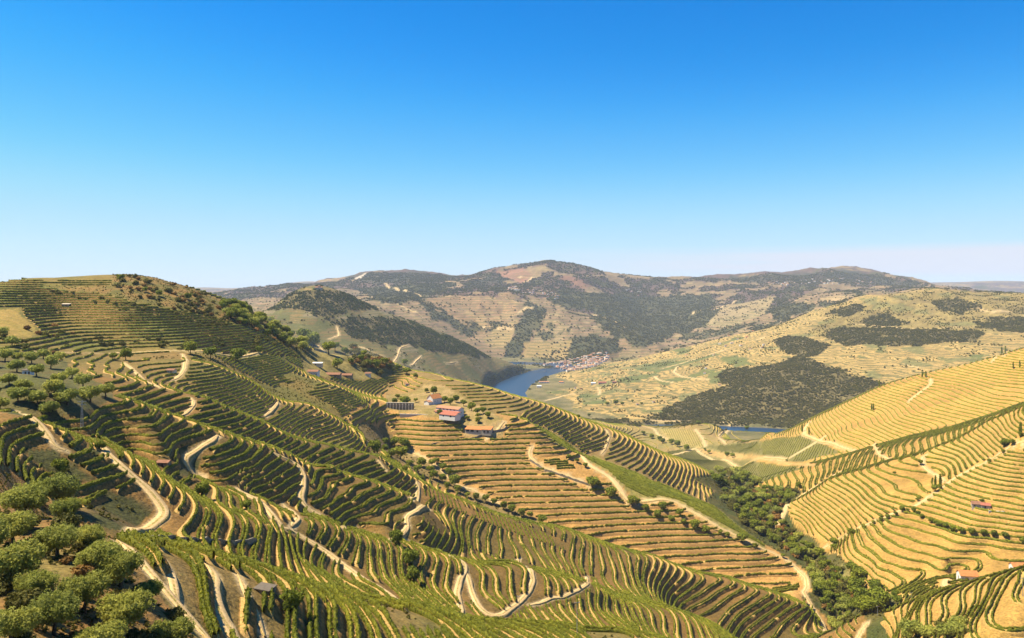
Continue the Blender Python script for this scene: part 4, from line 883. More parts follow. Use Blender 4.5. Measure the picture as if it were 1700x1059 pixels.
for x,y,s,l in [(336,826,26,'dark bush in the middle of the yellow paths of the second spur'),(408,848,20,'bush at the edge of the yellow paths near the road junction'),(238,870,0,''),(658,905,26,'dark tree by the hairpin of the pale track'),(682,940,30,'dark scrub clump under the hairpin'),(686,968,26,'scrub below the hairpin clump'),(485,1020,40,'dark round tree under the grey roofed hut'),(168,748,16,'bush at the head of the wide dusty track'),(100,790,30,'dark scrub clump on the left terraces'),(60,835,26,'dark scrub above the grove')]:
    if s: tree_px('round','round_tree',x,y,s,l,'tree',None,150)
# creek wood : each tree its own thing
CP=[(1210,785),(1175,790),(1200,815),(1200,832),(1238,872),(1272,896),(1306,914),(1345,950),(1352,985),(1372,1020),(1392,1070),(1412,1040),(1430,1010),(1400,960),(1355,920),(1325,895),(1295,865),(1290,850),(1335,818),(1290,812),(1262,808)]
r=random.Random(9)
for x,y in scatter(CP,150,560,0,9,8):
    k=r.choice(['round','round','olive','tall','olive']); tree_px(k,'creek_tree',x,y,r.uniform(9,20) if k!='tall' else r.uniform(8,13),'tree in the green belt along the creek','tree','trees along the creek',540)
for x,y in scatter(CP,150,560,0,19,5): tree_px(r.choice(['bush','bush_ochre','bush']),'creek_bush',x,y,r.uniform(9,17),'low bush between the trees of the creek','bush','bushes along the creek',540,3.0)
bushes([(1385,935),(1440,975),(1480,990),(1470,1020),(1420,1060),(1395,1060),(1430,1010),(1390,960)],34,500,10,20,'bush on the green patch below the lower right bowl','bushes below the lower right bowl',12,('bush','round'),base=3.6)
for x,y,s in [(1414,953,20),(1466,1010,26),(1490,1004,18),(1486,993,14)]: tree_px('round','round_tree',x,y,s,'dark round tree near the foot of the lower right bowl','tree','dark trees at the foot of the right bowl',560)
bushes([(1540,1040),(1600,1020),(1610,1059),(1500,1070),(1490,1058)],16,300,14,24,'pale bush among the vine rows at the bottom right','bushes at the bottom right',13,('olive','bush'),base=4.0)
# right bowl : tree line and dots on the wall
tl=[(1517,851),(1524,856),(1531,861),(1546,868),(1554,872),(1560,876),(1570,878),(1582,884),(1595,886),(1613,888),(1633,890),(1650,892),(1669,894)]
for i,(x,y) in enumerate(tl): tree_px('round','orange_tree',x,y,8.5+.35*i,'round tree in the curved tree line across the right bowl','tree','curved line of round trees in the right bowl',560)
for x,y,s in [(1413,890,13),(1385,908,16),(1360,925,18),(1436,878,6),(1450,870,7),(1463,866,8),(1474,862,9),(1487,856,8),(1498,850,10),(1507,850,7),(1552,816,12),(1560,812,9),(1523,832,7),(1668,742,14),(1680,740,12),(1665,752,7),(1642,768,7),(1528,772,10),(1485,788,6),(1630,835,8),(1620,838,8),(1700,905,14),(1385,912,10)]:
    tree_px('round','round_tree',x,y,s,'round tree beside the diagonal wall track on the right hill','tree','trees along the diagonal wall track',560)
for x,y,s in [(1553,806,4.5),(1561,808,5.5),(1694,726,6),(1343,722,3.2),(1332,718,3),(1447,681,3),(1450,681,3),(1531,627,3),(1537,627,3),(1663,588,3),(1669,587,3),(1682,612,3),(1693,611,3),(1460,643,3)]:
    tree_px('cypress','cypress_tree',x,y,s,'slim dark cypress standing beside a pale track on the right hill','tree','cypresses on the right hill',700,1.6)
for x,y,s in [(1207,759,9),(1216,760,9),(1177,753,7),(1170,748,5),(1306,766,4),(1065,672,5),(1050,668,5),(1160,706,8),(1240,714,8),(1235,736,6),(1160,880,0),(1100,736,10),(1115,738,10),(1125,742,12),(1140,748,10),(1082,728,9),(1095,732,9),(1068,722,8),(960,694,7),(978,692,6),(1022,672,10),(1008,674,8),(1033,673,7)]:
    if s: tree_px('round','round_tree',x,y,s,'small dark tree by the low fields near the river','tree','small trees on the low ground near the river',900)
# distant woods : nobody could count these
def gn_wood(name,P3,sc,proto_mesh,label,seed):
    me=bpy.data.meshes.new(name); me.vertices.add(len(P3)); me.vertices.foreach_set('co',np.ascontiguousarray(P3,np.float32).ravel()); me.update()
    a=me.attributes.new('sz','FLOAT','POINT'); a.data.foreach_set('value',np.ascontiguousarray(sc,np.float32))
    po=bpy.data.objects.new('wood_tree',proto_mesh)
    g=bpy.data.node_groups.new(name,'GeometryNodeTree'); g.interface.new_socket('Geometry',in_out='INPUT',socket_type='NodeSocketGeometry'); g.interface.new_socket('Geometry',in_out='OUTPUT',socket_type='NodeSocketGeometry')
    n=g.nodes; gi=n.new('NodeGroupInput'); go=n.new('NodeGroupOutput'); ip=n.new('GeometryNodeInstanceOnPoints'); oi=n.new('GeometryNodeObjectInfo'); oi.inputs['Object'].default_value=po
    na=n.new('GeometryNodeInputNamedAttribute'); na.data_type='FLOAT'; na.inputs['Name'].default_value='sz'
    rv=n.new('FunctionNodeRandomValue'); rv.data_type='FLOAT_VECTOR'; rv.inputs[0].default_value=(0,0,0); rv.inputs[1].default_value=(0,0,6.28)
    g.links.new(gi.outputs[0],ip.inputs['Points']); g.links.new(oi.outputs['Geometry'],ip.inputs['Instance']); g.links.new(na.outputs['Attribute'],ip.inputs['Scale']); g.links.new(rv.outputs[0],ip.inputs['Rotation']); g.links.new(ip.outputs[0],go.inputs[0])
    o=link(name,me,kind='stuff',label=label,category='wood'); m=o.modifiers.new('trees','NODES'); m.node_group=g; return o
lo=rlobes(5,2.6,2.4,1.6,77,(.5,.7)); V_,Q_,Mi=leafmass(110,lo,.85,seed=77); WMESH=mesh_np('wood_tree',V_,Q_,[M_wood],Mi,False)
lo=rlobes(4,2.6,2.0,1.2,78,(.5,.7)); V_,Q_,Mi=leafmass(80,lo,.9,seed=78); WMESH2=mesh_np('wood_tree',V_,Q_,[M_scrub],Mi,False)
def wood_points(mask,spacing,seed,dens=None):
    """random points on the grid cells in proportion to their ground area"""
    r=np.random.default_rng(seed); I_,J_=np.where(mask); yy=Y[I_,J_]; A_=yy*DL*yy*DPX/F
    p=A_/(spacing**2); 
    if dens is not None: p=p*dens[I_,J_]
    k=np.floor(p+r.random(len(p))).astype(int); I_=np.repeat(I_,k);J_=np.repeat(J_,k)
    l=L[I_]+(r.random(len(I_))-.5)*DL; y=np.exp(l); x=(px[J_]+(r.random(len(I_))-.5)*DPX-CX)/F*y
    return x,y,samp(Z,x,y)
vis=(SEEN>-14)&(PXg>-150)&(PXg<1850)&(RD>3)
def do_wood(name,mask,spacing,smin,smax,mesh,label,seed,dens=None):
    x,y,z=wood_points(mask&vis,spacing,seed,dens); s=smin+(smax-smin)*np.random.default_rng(seed).random(len(x))**1.5
    print(name,len(x)); gn_wood(name,np.stack([x,y,z],-1),s,mesh,label,seed)
dn=np.clip(.75+1.1*fbm(X/40,Y/40,3,55),.12,1.3)
do_wood('hillside_wood',WOOD&(PXg>900)&(Y<4400),6.2,.7,1.5,WMESH,'dark wood on the slope across the river',1,dn)
lo=rlobes(5,2.6,2.4,1.6,87,(.5,.7)); V_,Q_,Mi=leafmass(110,lo,.85,seed=87); WMESH4=mesh_np('wood_tree',V_,Q_,[M_woodg],Mi,False)
do_wood('hilltop_wood',WOOD&(PXg<=900),6.4,.8,1.6,WMESH4,'dark wood over the cone shaped hill left of the river',2,dn)
do_wood('hillside_scrub',((WSC&~WOOD)|((M1|R2)&(n1>.15)&~WOOD&(Z>8)))&(Y<4400),12.5,.7,1.6,WMESH2,'scattered scrub over the slopes across the river',3,np.clip(.3+1.2*fbm(X/60,Y/60,3,56),0,1.2))
dk=FR&((n3+n1*.45>.40)|(C[...,1]<.07)); do_wood('far_forest',dk&(Y<8800),17,1.3,2.8,WMESH,'far forest in the folds of the mountain',4,dn)
do_wood('field_trees',FR&~dk&(Y<7500),62,1.0,2.6,WMESH,'scattered trees between the far fields',5)
do_wood('terrace_weeds',(SCRUB|PATCH1|STRIP|TOP|CREEK|BRK&(R>0)&(R<6))&(Y<1300),3.2,.10,.34,WMESH2,'low weeds and brambles on unplanted banks',6,np.clip(.5+fbm(X/12,Y/12,2,58),0,1.2))
do_wood('grove_undergrowth',GROVE&(Y<240),1.15,.05,.16,WMESH2,'low dry undergrowth between the olive trees',7,np.clip(.5+1.4*fbm(X/7,Y/7,2,59),0,1.3))
lo=rlobes(4,2.6,2.0,1.2,79,(.5,.7)); V_,Q_,Mi=leafmass(80,lo,.9,seed=79); WMESH3=mesh_np('wood_tree',V_,Q_,[M_ochre],Mi,False)
do_wood('grove_ochre_scrub',GROVE&(Y<240),1.5,.05,.14,WMESH3,'orange and yellow dry scrub under the olives',8,np.clip(.2+2*fbm(X/6,Y/6,2,60),0,1.3))
print('trees',time.time()-T0)
# ---------------------------------------------------------------- buildings
M_tilep=tiles('haze_pale_tiles',(.60,.42,.28))  # paler terracotta, distance haze put into the roof colour
def pm(name,V,Fc,m,parent,**k):
    me=bpy.data.meshes.new(name); me.from_pydata(V,[],Fc); me.materials.append(m); me.update(); return link(name,me,parent,**k)
def boxv(x0,x1,y0,y1,z0,z1): return [(x0,y0,z0),(x1,y0,z0),(x1,y1,z0),(x0,y1,z0),(x0,y0,z1),(x1,y0,z1),(x1,y1,z1),(x0,y1,z1)]
BF=[(0,3,2,1),(4,5,6,7),(0,1,5,4),(1,2,6,5),(2,3,7,6),(3,0,4,7)]
def root(name,x,y,rz,label,cat,group=None,dz=0):
    z=float(samp(Z,x,y))+dz; e=bpy.data.objects.new(name,None); COL.objects.link(e); e.location=(x,y,z); e.rotation_euler=(0,0,math.radians(rz)); e['label']=label; e['category']=cat; e.empty_display_size=1
    if group: e['group']=group
    return e
def block(e,x0,x1,y0,y1,h,rise,mw,mr,kind='gable',base=-3,over=.5,wins=(),doors=(),z0=0,chim=False):
    """walls with a gabled roof, ridge along x, or a lean-to falling to -y"""
    ym=(y0+y1)/2; t=z0+h
    if kind=='gable':
        V=boxv(x0,x1,y0,y1,base,t)+[(x0,ym,t+rise),(x1,ym,t+rise)]
        Fc=[(0,3,2,1),(0,1,5,4),(2,3,7,6),(1,2,6,9,5),(3,0,4,8,7)]
        pm('wall',V,Fc,mw,e)
        o=over; sl=rise/(ym-y0); 
        for s in (-1,1):
            ye=(y0-o) if s<0 else (y1+o); ze=t-o*sl; th=.22
            A=[(x0-o,ym,t+rise+.05),(x1+o,ym,t+rise+.05),(x1+o,ye,ze+.05),(x0-o,ye,ze+.05)]; B=[(a,b,c+th) for a,b,c in A]
            pm('roof',A+B,[(0,1,2,3),(7,6,5,4),(0,4,5,1),(1,5,6,2),(2,6,7,3),(3,7,4,0)],mr,e)
    else:
        V=boxv(x0,x1,y0,y1,base,t); V[6]=(x1,y1,t+rise); V[7]=(x0,y1,t+rise); pm('wall',V,BF,mw,e)
        o=over; th=.22; sl=rise/(y1-y0); A=[(x0-o,y1,t+rise+.05),(x1+o,y1,t+rise+.05),(x1+o,y0-o,t-o*sl+.05),(x0-o,y0-o,t-o*sl+.05)]; B=[(a,b,c+th) for a,b,c in A]
        pm('roof',A+B,[(0,1,2,3),(7,6,5,4),(0,4,5,1),(1,5,6,2),(2,6,7,3),(3,7,4,0)],mr,e)
    if chim: cx_=x0+(x1-x0)*.3; pm('chimney',boxv(cx_-.45,cx_+.45,ym+.6,ym+1.5,t+.3,t+rise+1.3),BF,mw,e)
    def opening(nm,m,face,u,zc,w,hh):
        if face=='-y': b=boxv(u-w/2,u+w/2,y0-.06,y0+.1,zc,zc+hh)
        elif face=='+y': b=boxv(u-w/2,u+w/2,y1-.1,y1+.06,zc,zc+hh)
        elif face=='-x': b=boxv(x0-.06,x0+.1,u-w/2,u+w/2,zc,zc+hh)
        else: b=boxv(x1-.1,x1+.06,u-w/2,u+w/2,zc,zc+hh)
        pm(nm,b,BF,m,e)
    for w in wins: opening('window',M_glass,*w)
    for w in doors: opening('door',M_wooddoor,*w)
def pad(e,x0,x1,y0,y1,h=.15,m=None,name='terrace'): pm(name,boxv(x0,x1,y0,y1,-4,h),BF,m or M_stone,e)
# the white farm : three joined wings stepping down to the right
x,y,z=hit(738,690,870,1000)
e=root('farm_building',x,y,-34,'long white farm building with three stepped red and orange roofs','building',dz=.6)
block(e,-17,15,6,16,6.6,1.9,M_white,M_tile,wins=[('-x',9,3.2,1.3,1.6),('-x',13,3.2,1.3,1.6),('+x',11,2,1.2,1.4),('-x',9,.2,1.3,2),('-y',-11,4.9,2.2,1.1),('-y',-6,4.9,2.2,1.1),('-y',-1,4.9,2.2,1.1),('-y',4,4.9,2.2,1.1),('-y',9,4.9,2.2,1.1)])
block(e,-12,18,-2,6,3.2,1.0,M_white,M_tiler,'lean',wins=[('-x',0,1,1.2,1.5),('-x',3,1,1.2,1.5)],doors=[('-y',-8,.0,2.4,2.6)])
block(e,2,24,-12,-2.2,2.9,1.3,M_white,M_tiler,'gable',wins=[('-x',-7,.8,1.6,1.6),('-y',8,.8,1.4,1.4),('-y',18,.8,2.2,2.4)])
block(e,-15,-12.3,0,6,3.8,.6,M_white,M_tile,'lean',wins=[('-x',3,.8,1.2,1.4),('-y',-13.6,.8,1.2,1.4)])
x,y,z=hit(722,670,880,1050)
e=root('barn_house',x,y,52,'tall white house with a steep orange roof above the farm','house',dz=.5)
block(e,-9,7,-5,5,6.8,4.4,M_white,M_tileo,wins=[('-x',-2,3,.9,1.2),('-x',2,3,.9,1.2),('-y',-5,2.8,.9,1.2),('-y',0,2.8,.9,1.2)],doors=[('-x',0,0,1.6,2.2)],chim=True)
block(e,-15,-9.2,-4,4,3.2,1.8,M_white,M_tile)
x,y,z=hit(796,717,800,950)
e=root('farm_shed',x,y,-14,'low open shed with an orange tiled roof by the track bend','shed',dz=.4)
block(e,-15,4,-4.5,4.5,2.7,1.9,M_cream,M_tileo,'lean',wins=[('-y',-12,.3,3.6,2.2),('-y',-7,.3,3.6,2.2)],doors=[('-y',-1,0,1.8,2.1)])
block(e,4.2,14,-5.5,5,3.3,2.0,M_cream,M_tileo,'lean',wins=[('-x',0,.8,1.2,1.2)],doors=[('-y',7,0,1.8,2.2),('-y',11,0,1.8,2.2)])
# the buttressed wall left of the farm
x,y,z=hit(664,680,860,1000)
e=root('buttressed_wall',x,y,-6,'pale ruined wall with a row of upright stone buttresses','wall')
pm('wall',boxv(-16,16,.4,1.6,-3,7.5),BF,M_stone,e)
for i in range(9): pm('buttress',boxv(-15.5+i*3.6,-14.2+i*3.6,-1.2,.38,-3,6.6),BF,M_cream,e)
pm('coping',boxv(-16.4,16.4,.1,1.9,7.52,8),BF,M_cream,e)
x,y,z=hit(690,690,860,1000); e=root('yard_wall',x,y,-6,'low pale wall in front of the farm yard','wall'); pm('wall',boxv(-18,14,-.4,.4,-2,1.6),BF,M_cream,e); pm('coping',boxv(-18.2,14.2,-.55,.55,1.62,1.8),BF,M_white,e)
# upper left farm
x,y,z=hit(521,623,880,1100); e=root('farmhouse',x,y,-8,'white farmhouse at the left end of the brown roofed barn','house',dz=.3); block(e,-7,6,-4,4,4.6,1.8,M_white,M_tileb,wins=[('-y',-4,1.6,.9,1.2),('-y',-1,1.6,.9,1.2),('-y',2,1.6,.9,1.2)],doors=[('-y',4.4,0,1.1,2.2)])
x,y,z=hit(553,625,880,1100); e=root('long_barn',x,y,-5,'long low barn with a brown roof in the upper left farm','barn',dz=.3); block(e,-14,10,-4,4,2.6,2.2,M_stone,M_tileb,doors=[('-y',-6,0,2.4,2.2),('-y',3,0,2.4,2.2)])
x,y,z=hit(576,626,880,1100); e=root('side_barn',x,y,-4,'short barn with a brown roof right of the long barn','barn',dz=.3); block(e,-7,7,-4,4,2.6,2.0,M_stone,M_tileb,doors=[('-y',0,0,2.2,2.2)])
x,y,z=hit(525,606,900,1150); e=root('white_shed',x,y,-2,'long white roofed shed above the upper left farmhouse','shed',dz=.2); block(e,-8,8,-3,3,2.4,.9,M_cream,M_white,'lean',doors=[('-y',0,0,1.6,2)])
x,y,z=hit(611,621,880,1150); e=root('small_white_house',x,y,10,'small white house at the right end of the upper farm','house',dz=.2); block(e,-4,4,-3,3,3.6,1.5,M_white,M_tileb,wins=[('-y',-1.6,1.3,.8,1),('-y',1.6,1.3,.8,1)],doors=[('-y',0,0,1,2)])
x,y,z=hit(676,640,880,1150); e=root('field_hut',x,y,10,'tiny white hut on the slope behind the white farm','hut'); block(e,-2.5,2.5,-2,2,2.6,.8,M_white,M_tileb,doors=[('-y',0,0,1,2)])
# huts on the spurs
x,y,z=hit(441,988,140,220); e=root('tool_hut',x,y,-24,'dark stone hut with a grey-brown sheet roof in the lower vines','hut',dz=.1); e.scale=(.8,.8,.8)
block(e,-2.4,2.4,-1.5,1.5,1.8,.55,M_stone,M_slate,'lean',over=.35,wins=[('-y',-1.2,.4,.6,.6)],doors=[('-y',.7,0,.9,1.5)])
x,y,z=hit(273,774,300,400); e=root('stone_hut',x,y,-8,'low brown roofed stone hut on the dark terraces','hut'); block(e,-2.4,2.4,-1.6,1.6,1.9,.7,M_stone,M_tileb,doors=[('-y',0,0,.9,1.6)])
x,y,z=hit(285,619,480,800); e=root('round_plot_hut',x,y,-15,'pale hut with a low roof inside the round vine plot','hut'); block(e,-3.2,3.2,-2,2,2.3,.9,M_cream,M_tileb,wins=[('-y',-1.7,.9,.7,.8)],doors=[('-y',1,0,.9,1.8)])
x,y,z=hit(47,622,400,640); e=root('grove_hut',x,y,10,'small white hut with an open front among the left olives','hut'); block(e,-2.6,2.6,-2,2,2.8,.6,M_white,M_slate,'lean',doors=[('-y',-.8,0,1,2.1),('-y',1.1,0,1,2.1)])
x,y,z=hit(110,508,600,1000); e=root('hill_hut',x,y,0,'flat roofed stone hut high on the upper left hill','hut'); block(e,-4,4,-2,2,2.0,.6,M_stone,M_cream,'lean',doors=[('-y',1,0,1,1.7)])
# right hand houses
x,y,z=hit(1606,962,560,700); e=root('orange_roof_hut',x,y,-10,'white house with a bright orange roof in the gap of the bowl','house',dz=.5); block(e,-6,6,-4.5,4.5,3.6,2.6,M_white,M_tileo,'gable',wins=[('-y',2.8,1,1.1,1.2)],doors=[('-y',-2,0,2.2,2.4),('-x',0,0,1.2,2.1)])
x,y,z=hit(1690,947,470,640); e=root('edge_house',x,y,-6,'white house with an orange roof at the right edge','house',dz=.5); block(e,-5,7,-3.5,3.5,3.2,2.2,M_white,M_tileo,'gable',wins=[('-y',-2,1,1,1.1),('-y',2,1,1,1.1)],doors=[('-y',0,0,1,2.1),('-x',0,0,1.2,2.1)])
x,y,z=hit(1628,842,600,900); e=root('brown_roof_house',x,y,-22,'small house with two brown roofs among the bowl vine rows','house',dz=.3); block(e,-7,-.2,-3,3.5,2.8,1.8,M_cream,M_tileb,wins=[('-y',-5,1,1,1)],doors=[('-x',0,0,1.1,2)]); block(e,0,7,-4,2.5,2.6,1.5,M_cream,M_tiler,doors=[('-y',3,0,1.1,2)])
x,y,z=hit(1656,851,600,900); e=root('low_yard_wall',x,y,-8,'low pale wall right of the brown roofed house','wall'); pm('wall',boxv(-7,7,-.3,.3,-1,1.2),BF,M_cream,e); pm('coping',boxv(-7.1,7.1,-.42,.42,1.22,1.4),BF,M_white,e)
# stone walls that divide the golden slope
def drywall(pts,ymin,h,label,w=.9):
    P=np.array([hit(a,b,ymin)[:2] for a,b in pts]); d=np.r_[0,np.cumsum(np.hypot(*np.diff(P,axis=0).T))]; s=np.linspace(0,d[-1],int(d[-1]/2.5)+3); x=np.interp(s,d,P[:,0]);y=np.interp(s,d,P[:,1]); tx,ty=np.gradient(x),np.gradient(y); tl=np.hypot(tx,ty); nx,ny=-ty/tl,tx/tl; z=samp(Z,x,y)
    hh=h*(1+.2*RNG.standard_normal(len(x)))
    V=np.stack([np.stack([x+nx*o*w,y+ny*o*w,z+k*hh+(-.6 if k==0 else .2)],-1) for o,k in ((-.6,0),(-.42,1),(.42,1),(.6,0))],1); n,k=V.shape[:2]; ii=np.arange(n*k).reshape(n,k)
    Q_=np.stack([ii[:-1,:-1],ii[1:,:-1],ii[1:,1:],ii[:-1,1:]],-1).reshape(-1,4); link('dry_stone_wall',mesh_np('dry_stone_wall',V.reshape(-1,3),Q_,[M_stone],smooth=False),label=label,category='wall')
drywall([(682,744),(715,740),(755,733),(795,726),(835,715),(842,710)],560,1.9,'dark stone wall slanting from the farm shed to the gully')
drywall([(236,899),(290,900),(350,901),(420,905),(425,904)],215,1.6,'straight dark wall line behind the crest of the nearest spur',.7)
drywall([(880,765),(905,781),(930,789),(955,798),(978,806)],700,1.4,'stone wall along the lower edge of the small dark plot')
# riverside estate, village, far settlements
def house(x,y,w,d,h,rz,mw,mr,label,group,name='village_house',win=True):
    e=root(name,x,y,rz,label,'house',group,dz=.2)
    block(e,-w/2,w/2,-d/2,d/2,h,w*.16,mw,mr,over=.3,chim=False,wins=[('-y',-w*.22,h*.5,1.3,1.5),('-y',w*.22,h*.5,1.3,1.5)] if win else ())
WM=[M_white,M_white,M_white,M_white,M_cream,M_cream,M_pink]; RM=[M_tile,M_tile,M_tilep,M_tilep,M_tileb,M_tileo]
r=random.Random(21)
vill=[(898,604),(925,603),(940,600),(955,597),(968,592),(985,588),(1003,585),(1012,588),(1010,597),(1000,603),(990,610),(978,615),(965,621),(948,622),(938,616),(925,611),(905,610)]
for x,y in scatter(vill,125,4000,0,31,2.6):
    X_,Y_,z=hit(x,y,4150,5400); house(X_,Y_,r.uniform(11,19),r.uniform(9,13),r.uniform(6,12),r.uniform(-40,40),r.choice(WM),r.choice(RM),'small house in the white riverside village','houses of the riverside village',win=r.random()<.3)
for x,y,w,m,mr,l in [(903,636,46,M_white,M_tile,'long white riverside estate building with an orange roof'),(932,636,20,M_white,M_tileo,'small estate house right of the long riverside building'),(895,643,20,M_white,M_white,'white flat building nearest the river bend'),(985,638,20,M_white,M_white,'bright white house in the green fields across the river'),(1000,637,34,M_pink,M_tiler,'reddish building beside the bright white field house'),(1020,636,18,M_pink,M_tileb,'small reddish house right of the field houses')]:
    X_,Y_,z=hit(x,y,2500,4200); e=root('estate_house',X_,Y_,r.uniform(-15,5),l,'house',dz=.3); block(e,-w/2,w/2,-6,6,6,3,m,mr,over=.4,wins=[('-y',u,2,1.6,1.8) for u in np.linspace(-w*.35,w*.35,4)])
x,y,z=hit(918,676,1400,2600); e=root('warehouse',x,y,-4,'long white roofed warehouse with a dark end behind the crest','building',dz=.5); block(e,-19,14,-7,7,4,2.5,M_white,M_white); block(e,14.2,21,-7,7,4,2.5,M_glass,M_slate)
for x,y,w in [(955,645,8),(965,646,8),(1058,672,8),(1085,668,9),(1195,640,8),(1265,578,12),(1240,560,12),(1225,563,10),(1210,556,12),(1250,548,12),(1170,620,9),(1172,612,9),(1140,590,10),(1185,590,10),(1268,573,10),(1165,563,10),(1195,571,12),(1205,575,12),(1215,570,14),(1230,574,12),(1245,580,10)]:
    X_,Y_,z=hit(x,y,2500,4400); house(X_,Y_,w,w*.8,4.5,r.uniform(-40,40),r.choice(WM),r.choice(RM),'lone house among the vineyards of the slope across the river','houses on the slope across the river',name='field_house',win=False)
for P,n,ym,l,g,w in [([(865,488),(885,478),(905,482),(935,493),(925,497),(890,492)],34,5000,'house of the hillside village under the main mountain','houses of the village under the mountain',(10,17)),
 ([(1270,470),(1340,464),(1400,462),(1450,468),(1452,472),(1390,472),(1300,474)],40,5500,'house of the long village below the far ridge on the right','houses of the village below the right ridge',(12,20)),
 ([(840,478),(862,476),(862,482),(842,483)],10,5000,'house above the hillside village','houses above the hillside village',(14,22)),
 ([(515,484),(545,482),(548,487),(515,489)],0,2500,'','',(9,12)),
 ([(1040,480),(1075,484),(1060,492),(1040,488)],12,5200,'house high on the dark mountain slope','houses high on the mountain slope',(10,16)),
 ([(1640,482),(1700,478),(1700,486),(1650,486)],0,9000,'','',(30,50))]:
    for x,y in scatter(P,n,ym,0,n+3,2):
        X_,Y_,z=hit(x,y,ym); w_=r.uniform(*w); house(X_,Y_,w_,w_*.8,w_*.45,r.uniform(-40,40),r.choice(WM),r.choice(RM),l,g,name='hillside_house',win=False)
x,y,z=hit(530,481,2900,3500); e=root('hilltop_chapel',x,y,10,'brown building crowning the cone shaped hill','chapel'); block(e,-16,12,-7,7,9,5,M_cream,M_tileb,wins=[('-y',-8,3,2,3),('-y',0,3,2,3),('-y',8,3,2,3)]); block(e,-5,3,-5,5,15,3,M_cream,M_tileb)
# river bridge with two pale piers
a=np.array(((835-CX)/F*4180,4180.)); b=np.array(((948-CX)/F*4320,4320.))
e=bpy.data.objects.new('river_bridge',None); COL.objects.link(e); e.location=(a[0],a[1],0); e['label']='low road bridge with pale piers across the river before the village'; e['category']='bridge'
ln=float(np.hypot(*(b-a))); e.rotation_euler=(0,0,math.atan2(b[1]-a[1],b[0]-a[0]))
pm('deck',boxv(-40,ln+40,-4,4,13,14.4),BF,M_cream,e)
for t in (.28,.62,.86): pm('pier',boxv(ln*t-2.5,ln*t+2.5,-3.5,3.5,-4,12.95),BF,M_white,e)
for s in (-1,1): pm('railing',boxv(-40,ln+40,s*3.9-.15,s*3.9+.15,14.42,15.4),BF,M_steel,e)
# quay
x,y,z=hit(935,612,4200,4600)
# power line pylon and poles
def pole(x,y,ymin,h,label,name='power_pole',cross=True,ymax=1e9):
    X_,Y_,z=hit(x,y,ymin,ymax); e=root(name,X_,Y_,random.uniform(-20,20),label,'pole'); V=[];Q=[]
    limb(V,Q,(0,0,-1),(0,0,h),.14,.09,6); link('shaft',mesh_np('shaft',np.array(V),np.array(Q),[M_steel]),e)
    if cross:
        pm('crossarm',boxv(-1,1,-.06,.06,h-.5,h-.38),BF,M_steel,e)
        for u in (-.85,0,.85): pm('insulator',boxv(u-.06,u+.06,-.06,.06,h-.37,h-.1),BF,M_white,e)
x,y,z=hit(136,716,240,420); e=root('lattice_pylon',x,y,12,'slim steel lattice pylon in front of the left grove','pylon'); V=[];Q=[]; hP=13
cn=lambda zz,i:((1.0-.06*zz)*.55*(1,1,-1,-1)[i],(1.0-.06*zz)*.55*(1,-1,-1,1)[i],zz)
for i in range(4): limb(V,Q,cn(0,i),cn(hP,i),.07,.06,4)
link('mast',mesh_np('mast',np.array(V),np.array(Q),[M_steel]),e); V=[];Q=[]
for k in range(10):
    for i in range(4): limb(V,Q,cn(k*1.3,i),cn(k*1.3+1.3,(i+1)%4),.035,.035,3)
link('bracing',mesh_np('bracing',np.array(V),np.array(Q),[M_steel]),e)
for k in (hP-.6,hP-1.9): pm('crossarm',boxv(-1.7,1.7,-.08,.08,k,k+.14),BF,M_steel,e)
pole(862,1030,250,11,'pale power pole rising from the scrub right of the looping track')
pole(958,1062,300,13,'tall pale power pole near the bottom centre')
pole(1513,1000,400,7,'thin pole standing on the lower right crest',cross=True); pole(1457,1022,400,6,'short thin pole left of the lower right crest pole')
pole(665,762,560,8,'pale pole among the gully trees')
pole(1698,990,300,9,'pale pole at the right edge of the frame')
# ---------------------------------------------------------------- haze
bm=boxv(-31000,31000,-600,34500,-40,0); top=float(Z.max())+25
me=bpy.data.meshes.new('haze'); me.from_pydata([(a,b,(c if c<0 else top)) for a,b,c in bm],[],BF)
hz=bpy.data.materials.new('haze_air'); hz.use_nodes=True; n=hz.node_tree; n.nodes.clear(); o=n.nodes.new('ShaderNodeOutputMaterial'); v=n.nodes.new('ShaderNodeVolumePrincipled'); v.inputs['Color'].default_value=(.62,.76,1,1); v.inputs['Density'].default_value=HAZE; v.inputs['Anisotropy'].default_value=.0
n.links.new(v.outputs[0],o.inputs['Volume']); me.materials.append(hz); link('haze',me,kind='stuff')
print('done',time.time()-T0)

